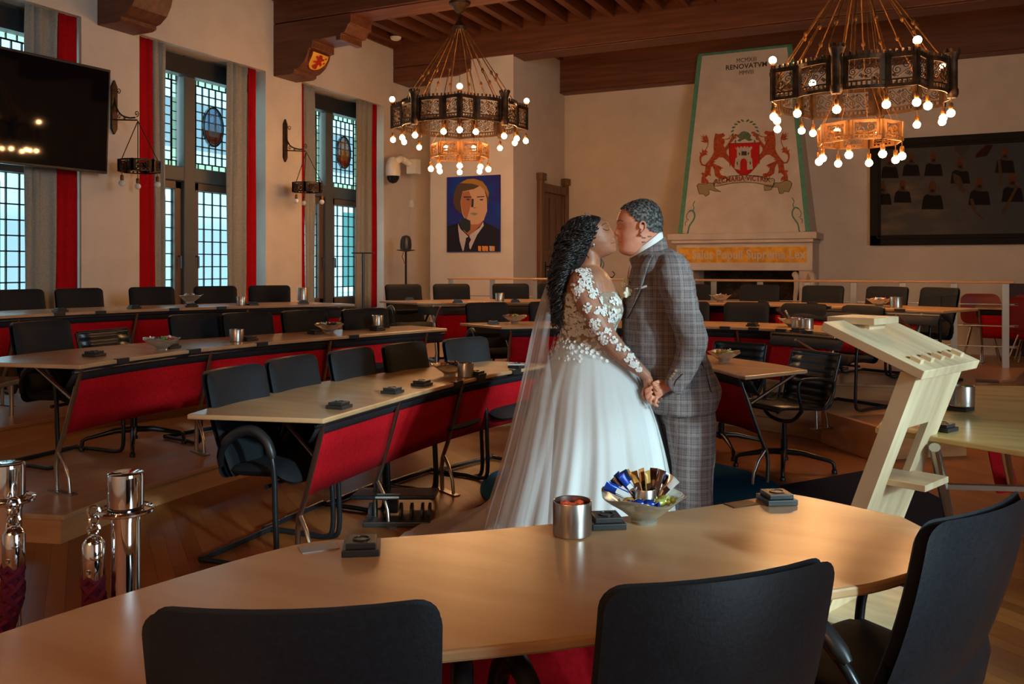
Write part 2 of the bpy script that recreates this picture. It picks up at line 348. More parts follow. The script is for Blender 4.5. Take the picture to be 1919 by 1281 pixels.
# ---------------------------------------------------------------- windows of the left wall
def window(n, y0, y1, medal=None):
    X = -W-.40; root = empty('window_%d' % n, (X, (y0+y1)/2, Z0)); st(root); root.location = (X, (y0+y1)/2, Z0)
    a, c = y0, y1; fw = .16; ym = (a+c)/2; zt = 2.57; ztop = 3.86
    mb = MB(); bb = lambda p, q: mb.b2(p, q)
    bb((X-.06, a, Z0), (X+.06, a+fw, Z1)); bb((X-.06, c-fw, Z0), (X+.06, c, Z1))
    bb((X-.06, ym-.09, Z0), (X+.10, ym+.09, Z1)); bb((X-.06, a, zt-.09), (X+.09, c, zt+.09)); bb((X-.06, a, Z0), (X+.06, c, Z0+.12)); bb((X-.06, a, ztop-.05), (X+.06, c, Z1))
    mb.build('window_frame', M['frame'], root, world=True, smooth=0, bevel=.012)
    MB().b2((X+.02, a, 3.78), (X+.17, c, 4.00)).build('blind_box', M['blind'], root, world=True, smooth=0)
    MB().b2((X-.1, a, Z0-.03), (-W+.04, c, Z0+.02)).build('window_sill', M['oak'], root, world=True, smooth=0)
    for h, (p, q) in enumerate(((a+fw, ym-.09), (ym+.09, c-fw))):
        # lower casement: wooden sash
        s = MB(); sw = .10
        for u in (p, q-sw): s.b2((X-.03, u, Z0+.12), (X+.05, u+sw, zt-.09))
        for z in (Z0+.12, zt-.09-sw): s.b2((X-.03, p, z), (X+.05, q, z+sw))
        o = s.build('sash', M['sash'], root, world=True, smooth=0, bevel=.008)
        MB().tube([(X+.06, (q-.05 if h == 0 else p+.05), 1.55), (X+.10, (q-.05 if h == 0 else p+.05), 1.55), (X+.10, (q-.05 if h == 0 else p+.05), 1.40)], .012, 8).build('casement_handle', M['blk_metal'], root, world=True)
        lo = (p+sw, q-sw, Z0+.22, zt-.19); up = (p+.03, q-.03, zt+.09, ztop-.06)
        for kind, (u0, u1, v0, v1), nx, nz_ in (('lower', lo, 4, 9), ('upper', up, 5, 9)):
            MB().b2((X-.012, u0, v0), (X-.006, u1, v1)).build('leaded_pane', M['glass'], root, world=True, smooth=0)
            g = MB(); r = .007
            e0, e1, f0, f1 = u0, u1, v0, v1
            if kind == 'upper':
                bd = .075
                g.b2((X-.02, u0+bd-r, v0), (X, u0+bd+r, v1)); g.b2((X-.02, u1-bd-r, v0), (X, u1-bd+r, v1)); g.b2((X-.02, u0, v0+bd-r), (X, u1, v0+bd+r)); g.b2((X-.02, u0, v1-bd-r), (X, u1, v1-bd+r))
                am = MB(); am.b2((X-.004, u0, v0), (X-.002, u0+bd, v1)).b2((X-.004, u1-bd, v0), (X-.002, u1, v1)).b2((X-.004, u0+bd, v0), (X-.002, u1-bd, v0+bd)).b2((X-.004, u0+bd, v1-bd), (X-.002, u1-bd, v1))
                am.build('border_glass', M['glass_y'], root, world=True, smooth=0)
                kk = int((v1-v0)/.11)
                for i in range(kk+1):
                    z = v0+(v1-v0)*i/kk
                    g.b2((X-.02, u0, z-r*.7), (X, u0+bd, z+r*.7)); g.b2((X-.02, u1-bd, z-r*.7), (X, u1, z+r*.7))
                kk = int((u1-u0)/.11)
                for i in range(kk+1):
                    y = u0+(u1-u0)*i/kk
                    g.b2((X-.02, y-r*.7, v0), (X, y+r*.7, v0+bd)); g.b2((X-.02, y-r*.7, v1-bd), (X, y+r*.7, v1))
                e0, e1, f0, f1 = u0+bd, u1-bd, v0+bd, v1-bd
            for i in range(nx+1): y = e0+(e1-e0)*i/nx; g.b2((X-.02, y-r, f0), (X, y+r, f1))
            for i in range(nz_+1): z = f0+(f1-f0)*i/nz_; g.b2((X-.02, e0, z-r), (X, e1, z+r))
            g.build('lead_cames', M['lead'], root, world=True, smooth=0)
        if medal and h in medal:
            yc = (p+q)/2; zc = (zt+ztop)/2+.02; E = lambda s, dx, dy=0, dz=0, a=1, bq=1: [(X+dx, yc+dy+s*.17*a*math.cos(2*PI*i/28), zc+dz+s*.25*bq*math.sin(2*PI*i/28)) for i in range(28)]
            md = empty('stained_glass_medallion', (0, 0, 0)); md.parent = root; 
            MB().rings([E(1.04, -.012), E(1.04, .024), E(.95, .024), E(.95, -.012), E(1.04, -.012)], False).build('rim', M['lead'], root, world=True); bpy.data.objects.remove(md)
            MB().add(E(.95, .012), [tuple(range(28))]).build('medallion_ground', glowglass('med_ground%d' % n, (.35, .45, .62) if n == 2 else (.45, .30, .28)), root, world=True, smooth=0)
            red = [(X+.02, yc+.158*math.cos(a_), zc+.232*math.sin(a_)) for a_ in [PI+.25+(PI-.5)*i/14 for i in range(15)]]
            MB().add(red, [tuple(range(15))]).build('medallion_base', glowglass('med_red%d' % n, (.55, .09, .03)), root, world=True, smooth=0)
            sw = [(-.09, -.12), (.08, -.12), (.11, -.04), (.09, .08), (.05, .03), (.0, .02), (.03, .07), (.04, .13), (.0, .18), (-.06, .17), (-.09, .13), (-.05, .13), (-.02, .15), (.0, .12), (-.02, .07), (-.07, .03), (-.10, -.05)]
            MB().add([(X+.022, yc+a_, zc+c_-.01) for a_, c_ in sw], [tuple(range(len(sw)))]).build('medallion_swan' if n == 2 else 'medallion_figure', glowglass('med_fig%d' % n, (.75, .72, .66) if n == 2 else (.85, .42, .10)), root, world=True, smooth=0)
    return root
def glowglass(name, col):
    m = mat(name, col, .3); N, L, b = nodes(m); out = N['Material Output']
    t = N.new('ShaderNodeBsdfTransparent'); t.inputs[0].default_value = (*col, 1); x = N.new('ShaderNodeMixShader'); x.inputs[0].default_value = .72
    L.new(b.outputs[0], x.inputs[1]); L.new(t.outputs[0], x.inputs[2]); L.new(x.outputs[0], out.inputs[0]); return m
window(1, *WY[0]); window(2, *WY[1], medal=(1,)); window(3, *WY[2], medal=(1,))
# curtains: red outer band and grey band, hanging in the recess mouth
def curtain(ya, yb, yc, label, first_red=True):
    # ya..yb red band, yb..yc grey band (any order)
    e = empty('window_curtain', (-W-.08, (ya+yc)/2, .76), 0, label, 'curtain', 'curtains of the left-hand windows')
    for nm, p, q, mt, amp, dx in (('red_band', ya, yb, M['red_cur'], .012, .03), ('grey_band', yb, yc, M['grey_cur'], .024, .02)):
        n = max(6, int(abs(q-p)/.014)); rows = []
        for z in [.76+(4.03-.76)*i/16 for i in range(17)]:
            k = (z-.76)/3.2; row = []
            for i in range(n+1):
                f = i/n; y = p+(q-p)*f; y += .04*(1-k)*(1 if q > p else -1)*(f if nm == 'red_band' else (1-f)*1)
                x = -W-.08+dx+amp*(.6+.4*k)*math.sin(f*abs(q-p)*42+.9*math.sin(z*1.3+f*4)+1.3*math.sin(f*9))
                row.append((x, y, z))
            rows.append(row)
        o = MB().grid(rows).build(nm, mt, e, world=True, smooth=60); md = o.modifiers.new('t', 'SOLIDIFY'); md.thickness = .008
    return e
curtain(6.19, 5.98, 5.62, 'grey curtain with red edge right of the wall screen, partly behind it')
curtain(4.17, 4.32, 4.60, 'grey curtain with a red edge hidden behind the wall screen')
curtain(6.97, 7.18, 7.36, 'narrow grey and red curtain left of the swan medallion window')
curtain(8.87, 8.72, 8.36, 'grey curtain with a red edge right of the swan medallion window')
curtain(9.76, 9.86, 10.13, 'grey and red curtain left of the window nearest the corner')
curtain(11.66, 11.55, 11.10, 'grey curtain with thin red edge beside the white dome camera')
# panelling below the windows, dark wainscot at the right end
mb = MB().b2((-W, 2, .30), (-W+.05, 12.0, .70)).b2((-W, 2, .70), (-W+.09, 12.0, .73))
y = 2.0
while y < 12: mb.b2((-W+.05, y, .33), (-W+.065, y+.03, .68)); y += .12
st(mb.build('baseboard_left', M['oak'], smooth=0))
mb = MB().b2((1.0, YB-.06, 0), (XR, YB, 1.12)).b2((1.0, YB-.09, 1.12), (XR, YB, 1.18))
st(mb.build('baseboard_back', noisy(mat('wainscot', (.03, .008, .006), .5), (.028, .006, .005), (.05, .014, .01), (10, 10, 1), 3), smooth=0))
# door in the return wall
X = -5.8
d = st(empty('door_1', (X, 13.55, .3)))
MB().b2((X, 12.98, .15), (X+.09, 13.12, 2.90)).b2((X, 14.05, .15), (X+.09, 14.19, 2.90)).b2((X, 13.1, 2.66), (X+.09, 14.1, 2.80)).b2((X, 12.96, 2.84), (X+.12, 13.14, 2.96)).b2((X, 14.03, 2.84), (X+.12, YB, 2.96)).build('door_frame', M['oak'], d, world=True, smooth=0, bevel=.01)
mb = MB().b2((X, 13.12, .15), (X+.04, 14.05, 2.66))
for z0, z1 in ((.25, .95), (1.05, 1.6), (1.7, 2.58)):
    for y0 in (13.14, 13.42, 13.72): mb.b2((X+.04, y0, z0), (X+.055, y0+.05, z1))
    mb.b2((X+.04, 13.12, z0-.08), (X+.06, 14.05, z0))
mb.b2((X+.04, 13.99, .15), (X+.06, 14.05, 2.66)).build('door_leaf', M['oak'], d, world=True, smooth=0, bevel=.006)
MB().tube([(X+.05, 13.24, 1.42), (X+.10, 13.24, 1.42), (X+.10, 13.36, 1.42)], .012, 8).b2((X+.055, 13.22, 1.2), (X+.065, 13.27, 1.5)).build('door_handle', M['blk_metal'], d, world=True)
# ---------------------------------------------------------------- podiums
def platform(name, poly, z0, z1, nose, label):
    e = empty(name, (sum(p[0] for p in poly)/len(poly), sum(p[1] for p in poly)/len(poly), z0)); st(e)
    MB().prism(poly, z1-.03, z1).build('platform_top', M['podium'], e, world=True, smooth=0, bevel=.006)
    cx = e.location.x; cy = e.location.y
    MB().prism(nose, z0, z1-.03).build('platform_riser', M['step'], e, world=True, smooth=20)
    return e
BF = cat_rom([(-4.0, 3.0, 0), (-4.11, 3.58, 0), (-4.15, 4.24, 0), (-4.12, 4.8, 0), (-3.98, 5.4, 0), (-3.8, 6.05, 0), (-3.58, 6.6, 0), (-3.3, 7.0, 0), (-2.85, 7.36, 0), (-2.3, 7.65, 0), (-1.8, 7.78, 0), (-1.35, 7.75, 0), (-.8, 7.45, 0), (-.38, 7.07, 0)], 4)
BF = [(p.x, p.y) for p in BF]
Bp = [(-4.45, 2.86)]+BF+[(-.05, 7.5), (.5, 8.3), (1.0, 9.2), (1.3, YB-.02), (-5.82, YB-.02), (-5.82, 12.08), (-W+.02, 12.05), (-W+.02, 2.86)]
BF2 = [(p[0]-(.02 if i < len(BF)-8 else .0), p[1]+(.02 if i > 12 else 0)) for i, p in enumerate(BF)]
platform('trim_90', Bp, 0, .15, [(-4.43, 2.88)]+BF2+[(-.07, 7.52), (.48, 8.32), (.98, 9.22), (1.28, YB-.03), (-5.84, YB-.03), (-5.84, 12.06), (-W+.03, 12.03), (-W+.03, 2.88)], '')
CF = cat_rom([(-5.83, 3.7, 0), (-5.88, 4.3, 0), (-5.83, 4.95, 0), (-5.65, 5.7, 0), (-5.3, 6.4, 0), (-4.8, 7.15, 0), (-4.2, 7.8, 0), (-3.45, 8.35, 0), (-2.6, 8.65, 0), (-1.7, 8.78, 0), (-.9, 8.88, 0), (-.3, 8.95, 0), (.25, 9.1, 0)], 4)
CF = [(p.x, p.y) for p in CF]
Cp = [(-6.2, 3.3)]+CF+[(.80, 10.05), (1.0, 11.12), (-6.6, 11.12), (-W+.06, 11.12), (-W+.06, 3.3)]
platform('trim_91', Cp, .15, .30, [(-6.18, 3.32)]+[(p[0]-.015, p[1]+.015) for p in CF]+[(.78, 10.06), (.98, 11.10), (-W+.07, 11.10), (-W+.07, 3.32)], '')
# outside the left windows: a brick house across the street
hb = mat('house_brick', (.3, .2, .15), .9); N, L, b = nodes(hb)
br = N.new('ShaderNodeTexBrick'); br.inputs['Scale'].default_value = 4; br.inputs['Color1'].default_value = (.32, .34, .34, 1); br.inputs['Color2'].default_value = (.42, .44, .44, 1); br.inputs['Mortar'].default_value = (.6, .62, .62, 1)
tc = N.new('ShaderNodeTexCoord'); mp = N.new('ShaderNodeMapping'); mp.inputs['Rotation'].default_value = (PI/2, 0, PI/2); L.new(tc.outputs['Object'], mp.inputs[0]); L.new(mp.outputs[0], br.inputs[0]); L.new(br.outputs[0], b.inputs['Base Color'])
e = empty('townhouse', (-17, 14, -1), 0, 'pale brick townhouse seen through the leaded windows', 'building')
mb = MB().b2((-20, -6, -1), (-17, 40, 4.4)); mb.build('house_wall', hb, e, world=True, smooth=0)
wm = flat('house_white', (.8, .82, .8)); gm = flat('house_green', (.08, .22, .20)); rm = flat('slate_roof', (.24, .27, .29))
for k in range(9):
    y = 1.5+k*4.2
    f = MB().b2((-17, y, .6), (-16.9, y+1.5, 3.3)).build('house_window', wm, e, world=True, smooth=0)
    MB().b2((-16.9, y+.15, .75), (-16.88, y+1.35, 3.15)).build('house_pane', gm, f, smooth=0) if False else MB().b2((-16.9, y+.15, .75), (-16.88, y+1.35, 3.15)).build('house_pane', gm, e, world=True, smooth=0)
MB().add([(-17, -6, 4.4), (-17, 40, 4.4), (-20, 40, 6.4), (-20, -6, 6.4)], [(0, 1, 2, 3)]).build('roof', rm, e, world=True, smooth=0)
# ================================================================ COUNCIL DESKS
def xy(p): return (p[0], p[1])
def desk(label, group, front, back, z0, legs, ztop=.74, drop=True, mt='desk', end_legs=(0, 1), panels=True, name='council_desk', flaps=(), skew=0.0):
    """front: xy polyline of the front edge, back: xy polyline of the back edge, same direction; legs: fractions along the front"""
    fr = [Vector((*p, 0)) for p in front]; bk = [Vector((*p, 0)) for p in back]
    frs = cat_rom(fr, 5) if len(fr) > 2 else fr; bks = cat_rom(bk, 5) if len(bk) > 2 else bk
    c = (fr[0]+fr[-1]+bk[0]+bk[-1])/4
    e = empty(name, (c.x, c.y, z0), 0, label, 'desk', group)
    zt = z0+ztop
    poly = [xy(p) for p in frs]+[xy(p) for p in bks[::-1]]
    MB().prism(poly, zt-.024, zt).build('desktop', M[mt], e, world=True, smooth=0, bevel=.006)
    # arc-length param of the front edge
    L = [0]
    for i in range(1, len(frs)): L.append(L[-1]+(frs[i]-frs[i-1]).length)
    cen = sum(bk, Vector())/len(bk)
    def fp(t):
        s = t*L[-1]
        for i in range(1, len(L)):
            if s <= L[i]+1e-9:
                k = (s-L[i-1])/max(1e-9, L[i]-L[i-1]); p = frs[i-1].lerp(frs[i], k); d = (frs[i]-frs[i-1]).normalized(); break
        n = Vector((-d.y, d.x, 0))
        if n.dot(cen-p) < 0: n = -n
        n = n+d*skew
        return p, d, n         # n points to the seats
    def sp(t, off, z): p, d, n = fp(t); return Vector((p.x+n.x*off, p.y+n.y*off, z))
    lean = lambda dz: .06+.37*dz       # horizontal setback at depth dz below the top
    if panels:
        ts = sorted(set([0]+[max(.0, min(1, q)) for q in legs]+[1]))
        T = [i/40 for i in range(41)]
        A = [[sp(t, .045+.1*(z/.12), zt-.026-z+.012*math.sin(t*40)*(z > .1)*0) for t in T] for z in (0, .05, .10)]
        o = MB().grid(A).build('valance', M['valance'], e, world=True, smooth=60); md = o.modifiers.new('t', 'SOLIDIFY'); md.thickness = .006
        lo, hi = min(legs), max(legs)
        segs = sorted(legs)
        for a, b in zip(segs[:-1], segs[1:]):
            a2 = a+.004; b2_ = b-.004; TT = [a2+(b2_-a2)*i/10 for i in range(11)]
            A = [[sp(t, lean(z), zt-z) for t in TT] for z in (.10, .2, .3, .405)]
            o = MB().grid(A).build('modesty_panel', M['red'], e, world=True, smooth=60); md = o.modifiers.new('t', 'SOLIDIFY'); md.thickness = .008
        MB().tube([sp(t, .06, zt-.045) for t in T], .012, 6).build('cable_tray', M['blk_metal'], e, world=True)
    for q in legs:
        P = [sp(q, .05, zt-.03), sp(q, lean(.42)-.005, zt-.42), sp(q, .262, z0+.22), sp(q, .275, z0+.15), sp(q, .27, z0+.01)]
        mb = MB().tube(P, .0135, 10)
        mb.tube([sp(q, .258, z0+.235), sp(q, .20, z0+.17), sp(q, .16, z0+.09), sp(q, .15, z0+.01)], .011, 10)
        p, d, n = fp(q)
        a = sp(q, .11, z0+.005); b = sp(q, .32, z0+.005)
        mb.bar(a, b, .045, .008)
        mb.tube([sp(q, lean(.20), zt-.20), sp(q, .50, zt-.028)], .011, 8)
        mb.build('leg', M['steel'], e, world=True, smooth=60)
    for t in flaps:
        p, d, n = fp(t); a = p+n*.005-d*.045; b = p+n*.005+d*.045
        MB().bar((a.x, a.y, zt-.011), (b.x, b.y, zt-.011), .035, .029).build('cable_flap', M['blk_plastic'], e, world=True, smooth=0)
    return dict(e=e, front=frs, back=bks, fp=fp, z=zt, z0=z0)
G1 = 'council desks with red panels'
A_L = desk('curved beech desk in the left foreground with five black chairs behind it', G1,
  [(-2.46, 3.15), (-2.49, 3.6), (-2.52, 4.1), (-2.525, 4.6), (-2.49, 5.05), (-2.40, 5.6)],
  [(-3.11, 2.97), (-3.24, 3.5), (-3.27, 3.95), (-3.23, 4.4), (-3.12, 4.9), (-2.88, 5.6)], 0, (.02, .31, .60, .97), flaps=(.55, .66, .83), skew=.5)
B_L = desk('curved beech desk of the middle left row on the low platform', G1,
  [(-4.16, 3.22), (-4.25, 3.7), (-4.28, 4.2), (-4.22, 4.75), (-4.08, 5.35), (-3.90, 6.05), (-3.75, 6.5)],
  [(-4.93, 3.05), (-5.02, 3.7), (-4.98, 4.3), (-4.85, 4.9), (-4.62, 5.65), (-4.25, 6.7)], .15, (.015, .33, .64, .94), flaps=(.1, .28, .45, .7), skew=.3)
C_L = desk('long beech desk of the rear left row along the windows', G1,
  [(-6.42, 3.2), (-6.52, 4.0), (-6.5, 4.74), (-6.42, 5.25), (-6.28, 5.75), (-6.0, 6.35), (-5.62, 6.95), (-5.3, 7.3)],
  [(-7.2, 3.1), (-7.28, 4.0), (-7.25, 4.9), (-7.15, 5.55), (-6.95, 6.2), (-6.55, 6.95), (-6.15, 7.5)], .30, (.05, .30, .53, .76, .96), flaps=(.2, .37, .45, .60, .7))
C_B = desk('long beech desk of the rearmost row, in front of the railing and fireplace', G1,
  [(-4.9, 7.85), (-4.3, 8.33), (-3.5, 8.78), (-2.6, 9.0), (-1.7, 9.0), (-.9, 8.82), (-.2, 8.53), (.12, 8.38)],
  [(-5.56, 8.11), (-4.75, 8.95), (-3.8, 9.5), (-2.65, 9.78), (-1.5, 9.75), (-.5, 9.5), (.42, 9.05)], .30, (.03, .25, .5, .75, .97), flaps=(.35, .42, .5, .56, .62, .68, .74, .80, .87, .93))
B_B = desk('beech desk of the middle row behind the couple, ending at the lectern', G1,
  [(-3.41, 6.87), (-2.9, 7.24), (-2.3, 7.55), (-1.8, 7.72), (-1.3, 7.70), (-.85, 7.5), (-.55, 7.3)],
  [(-3.99, 7.15), (-3.4, 7.75), (-2.6, 8.25), (-1.7, 8.45), (-.9, 8.3), (-.15, 7.9)], .15, (.03, .33, .66, .97), flaps=(.55, .63, .71, .79, .87))
A_R = desk('short beech desk right of the groom, with a padded office chair behind its pointed end', G1,
  [(-2.15, 6.10), (-1.75, 6.10), (-1.35, 5.88), (-1.12, 5.60), (-1.03, 5.50)],
  [(-2.2, 6.85), (-1.75, 6.82), (-1.3, 6.55), (-.95, 6.28), (-.72, 6.03)], 0, (.05, .5, .90), skew=-.25)
# near desk across the bottom of the picture
NR = desk('large beech desk across the foreground, three black chair backs in front of it', G1,
  [(-1.62, .75), (-1.55, 1.2), (-1.42, 1.69), (-1.26, 1.83), (-.99, 2.06), (-.63, 2.42), (-.42, 2.69), (-.33, 2.72), (-.06, 2.61)],
  [(-1.25, .55), (-1.14, .98), (-.97, 1.20), (-.78, 1.345), (-.57, 1.52), (-.36, 1.76), (-.18, 1.96), (-.08, 2.07), (.10, 2.36)], 0, (.28, .50, .80), panels=False, flaps=())
# modesty panels of the near desk (seen under its near edge)
def put(e, mb, nm, mt, **k): return mb.build(nm, M[mt], e, world=True, **k)
o = MB().grid([[(-1.25, 1.75, .62), (-.8, 2.1, .62), (-.45, 2.5, .62)], [(-1.1, 1.6, .25), (-.65, 1.95, .25), (-.32, 2.3, .25)]]); o = put(NR['e'], o, 'modesty_panel', 'red'); md = o.modifiers.new('t', 'SOLIDIFY'); md.thickness = .01
for px, py, a in ((598, 1026, 0), (1390, 944, 1)):
    p = at(px, py, .741); q = at(px+35, py-5, .741); d = (q-p).normalized(); put(NR['e'], MB().bar(p-d*.045, p+d*.045, .05, .003), 'cable_flap', 'alu' if not a else 'iron', smooth=0)
# right-hand pale desk
RD = desk('pale yellow wooden desk at the right edge, behind the lectern', None,
  [tuple(at(1640, 801, .74)[:2]), tuple(at(1780, 822, .74)[:2]), tuple(at(1990, 856, .74)[:2])],
  [tuple(at(1706, 722, .74)[:2]), tuple(at(1830, 722, .74)[:2]), tuple(at(2060, 724, .74)[:2])], 0, (), mt='desk2', panels=False)
def rdleg(px, px2, py2):
    t_ = at(px, 838, .70); b_ = at(px2, py2, .0); m_ = t_.lerp(b_, .28)
    return MB().tube([t_, m_, b_], .022, 10).bar(m_, m_+Vector((.75, .12, .03)), .03, .02).tube([m_+Vector((.55, .1, .02)), m_+Vector((.3, .05, -.12)), m_+Vector((.12, .02, -.36)), b_+Vector((.1, 0, .05))], .016, 8)
put(RD['e'], rdleg(1752, 1800, 1070), 'leg', 'steel')
t_ = at(1838, 850, .70)
put(RD['e'], MB().tube([t_+Vector((.1, .35, 0)), at(1868, 985, .05)+Vector((.12, .4, 0))], .02, 10), 'leg', 'steel')
o = MB().add([at(1760, 850, .62)+Vector((.2, .5, 0)), at(1850, 850, .62)+Vector((.1, .5, 0)), at(1880, 960, .28)+Vector((.1, .5, 0)), at(1790, 960, .28)+Vector((.2, .5, 0))], [(0, 1, 2, 3)]); o = put(RD['e'], o, 'modesty_panel', 'red', smooth=0); md = o.modifiers.new('t', 'SOLIDIFY'); md.thickness = .01
# ================================================================ CHAIRS
def make_chair():
    e = empty('conference_chair', (0, 0, 0), 0, 'x', 'chair')
    w = .45
    def back(x, z, y):
        k = (z+.25)/.5
        return (x*(.97+.03*k), -.215-.155*k-.02*math.sin(k*PI)+.10*(x*x)/(.05)*.35+y, .42+z+.24)
    MB().pillow(w, .50, .04, .055, back, n=6, rings=5).build('backrest', M['black'], e, smooth=50)
    MB().pillow(w+.006, .506, .042, .012, lambda x, z, y: (back(x, z, 0)[0], back(x, z, 0)[1]-.028+y, back(x, z, 0)[2]), n=6, rings=3).build('back_shell', M['leather'], e, smooth=50)
    def seat(x, z, y):
        k = (z+.25)/.5
        return (x, -.22+.37*k, .435+.02*k-(.05*max(0, k-.75)/.25)+y+.05*x*x/.05*.25)
    MB().pillow(w, .50, .07, .07, seat, n=6, rings=5).build('seat', M['black'], e, smooth=50)
    mb = MB().pillow(w*.98, .24, .04, .03, lambda x, z, y: (x, -.235-.03*math.sin((z+.12)/.24*PI)+y-.01, .43+(z+.12)*.9-.03), n=5, rings=3)
    mb.build('seat_shell', M['leather'], e, smooth=50)
    for s in (-1, 1):
        x = s*.262
        P = cat_rom([(x, -.34, .018), (x, -.10, .018), (x, .05, .018), (x, .105, .07), (x, .10, .30), (x, .09, .50), (x, .05, .60), (x, -.03, .645), (x, -.12, .625), (x, -.20, .56), (x*.9, -.235, .47)], 4)
        MB().tube(P, .0135, 10).build('frame_leg', M['blk_metal'], e, smooth=60)
        P = cat_rom([(x, .088, .535), (x, .05, .618), (x, -.03, .663), (x, -.12, .643), (x, -.20, .58)], 4)
        MB().tube(P, [.012]+[.022]*(len(P)-2)+[.012], 10).build('armrest', M['blk_plastic'], e, smooth=60)
    MB().tube([(-.275, -.325, .02), (.275, -.325, .02)], .016, 10).build('crossbar', M['blk_metal'], e, smooth=60)
    MB().tube([(-.262, .05, .40), (.262, .05, .40)], .011, 8).build('seat_rail', M['blk_metal'], e, smooth=60)
    return e
def make_office():
    e = empty('office_chair', (0, 0, 0), 0, 'x', 'chair'); w = .43
    prof = cat_rom([(0, .27, .455), (0, .20, .475), (0, .0, .46), (0, -.14, .45), (0, -.20, .475), (0, -.225, .53), (0, -.24, .62), (0, -.27, .72), (0, -.30, .81)], 8)
    rows = []; n = len(prof)
    L = 0; R2 = []
    for i, p in enumerate(prof):
        if i: L += (p-prof[i-1]).length
        a = prof[min(i+1, n-1)]-prof[max(i-1, 0)]; nrm = Vector((0, -a.z, a.y)).normalized()
        bump = .012*abs(math.sin(L/.055*PI/1.0))**.6
        R2.append([(x, p.y+nrm.y*bump, p.z+nrm.z*bump) for x in (-w/2, -w/4, 0, w/4, w/2)])
    o = MB().grid(R2).build('ribbed_sling', M['leather'], e, smooth=50); md = o.modifiers.new('t', 'SOLIDIFY'); md.thickness = .016
    for s in (-1, 1):
        MB().tube([(s*(w/2+.008), p.y, p.z) for p in prof], .012, 8).build('side_rail', M['blk_metal'], e, smooth=60)
        x = s*(w/2+.035)
        P = cat_rom([(x-s*.02, .06, .45), (x, .09, .50), (x, .11, .60), (x, .09, .655), (x, .0, .665), (x, -.16, .65), (x, -.215, .62), (x, -.20, .54), (x-s*.02, -.15, .45)], 4)
        MB().tube(P, .011, 8).build('armrest', M['blk_metal'], e, smooth=60)
    MB().tube([(-w/2, -.300, .81), (w/2, -.300, .81)], .014, 8).build('top_rail', M['blk_metal'], e, smooth=60)
    mb = MB().tube(cat_rom([(-.2, .03, .445), (-.12, .03, .37), (0, .02, .345), (.12, .03, .37), (.2, .03, .445)], 4), .014, 8)
    mb.build('seat_bridge', M['blk_metal'], e, smooth=60)
    MB().lathe([(.024, .10), (.024, .22), (.015, .22), (.015, .35)], 14).build('column', M['blk_metal'], e)
    for k in range(4):
        a = PI/4+k*PI/2; c, s_ = math.cos(a), math.sin(a)
        mb = MB().tube([(0, 0, .13), (c*.12, s_*.12, .125), (c*.30, s_*.30, .085), (c*.325, s_*.325, .07), (c*.33, s_*.33, .03)], [.024, .021, .014, .014, .013], 8)
        mb.lathe([(.019, 0), (.019, .022), (.012, .03)], 10, (c*.33, s_*.33, 0)); mb.build('base_leg', M['blk_metal'], e, smooth=60)
    return e
def line_hit(px, P):
    r = ray(px, 600); d = Vector((r.x, r.y)); best = None
    for i in range(len(P)-1):
        a = Vector(P[i][:2]); s = Vector(P[i+1][:2])-a; den = d.x*s.y-d.y*s.x
        if abs(den) < 1e-9: continue
        t = (a.x*s.y-a.y*s.x)/den; k = (a.x*d.y-a.y*d.x)/den
        if t > 0 and -.001 <= k <= 1.001: return d*t, s.normalized()
    return None, None
used = {}
def place(kind, maker, pos, face, z0, label, group):
    if kind not in used: used[kind] = maker(); o = used[kind]
    else: o = copy_tree(used[kind])
    o.location = (pos[0], pos[1], z0); o.rotation_euler = (0, 0, math.atan2(face[1], face[0])-PI/2)
    o['label'] = label; o['group'] = group; return o
def row_top(D, specs, group, zt=.912):
    for px, py, kind, yaw, label in specs:
        z = D['z0']+(zt if kind == 'c' else .82); p = at(px, py, z); best = None
        fr = D['front']; j = min(range(len(fr)), key=lambda i: (fr[i].xy-p.xy).length); j = max(1, min(len(fr)-2, j))
        t = (fr[j+1]-fr[j-1]).normalized(); n = Vector((-t.y, t.x))
        if n.dot(fr[j].xy-p.xy) < 0: n = -n
        a = math.atan2(n.y, n.x)+math.radians(yaw); f = Vector((math.cos(a), math.sin(a)))
        place(kind, make_office if kind == 'o' else make_chair, p.xy+f*.35, f, D['z0'], label, group)
def row_chairs(D, specs, group, off=.12, ext=1.2):
    bk = [Vector((p.x, p.y, 0)) for p in D['back']]
    cen = sum([Vector(p) for p in D['front']], Vector())/len(D['front'])
    side = polyoff([xy(p) for p in bk], .1)
    s = 1 if (Vector((*side[len(side)//2], 0))-cen).length > (bk[len(bk)//2]-Vector((cen.x, cen.y, 0))).length else -1
    P = polyoff([xy(p) for p in bk], s*(off+.29))      # line of the chair backs
    a, b = Vector(P[0]), Vector(P[1]); P = [tuple(a+(a-b).normalized()*ext)]+P
    a, b = Vector(P[-1]), Vector(P[-2]); P = P+[tuple(a+(a-b).normalized()*ext)]
    for px, kind, yaw, label in specs:
        hit, t = line_hit(px, P)
        if hit is None: print('NOHIT', px, label); continue
        n = Vector((-t.y, t.x))*(-s); a = math.atan2(n.y, n.x)+math.radians(yaw); f = Vector((math.cos(a), math.sin(a)))
        pos = hit+f*.33
        place('o' if kind == 'o' else 'c', make_office if kind == 'o' else make_chair, pos, f, D['z0'], label, group)
ROW = ['first', 'second', 'third', 'fourth', 'fifth', 'sixth', 'seventh', 'eighth', 'ninth']
g = 'chairs at the left foreground desk'
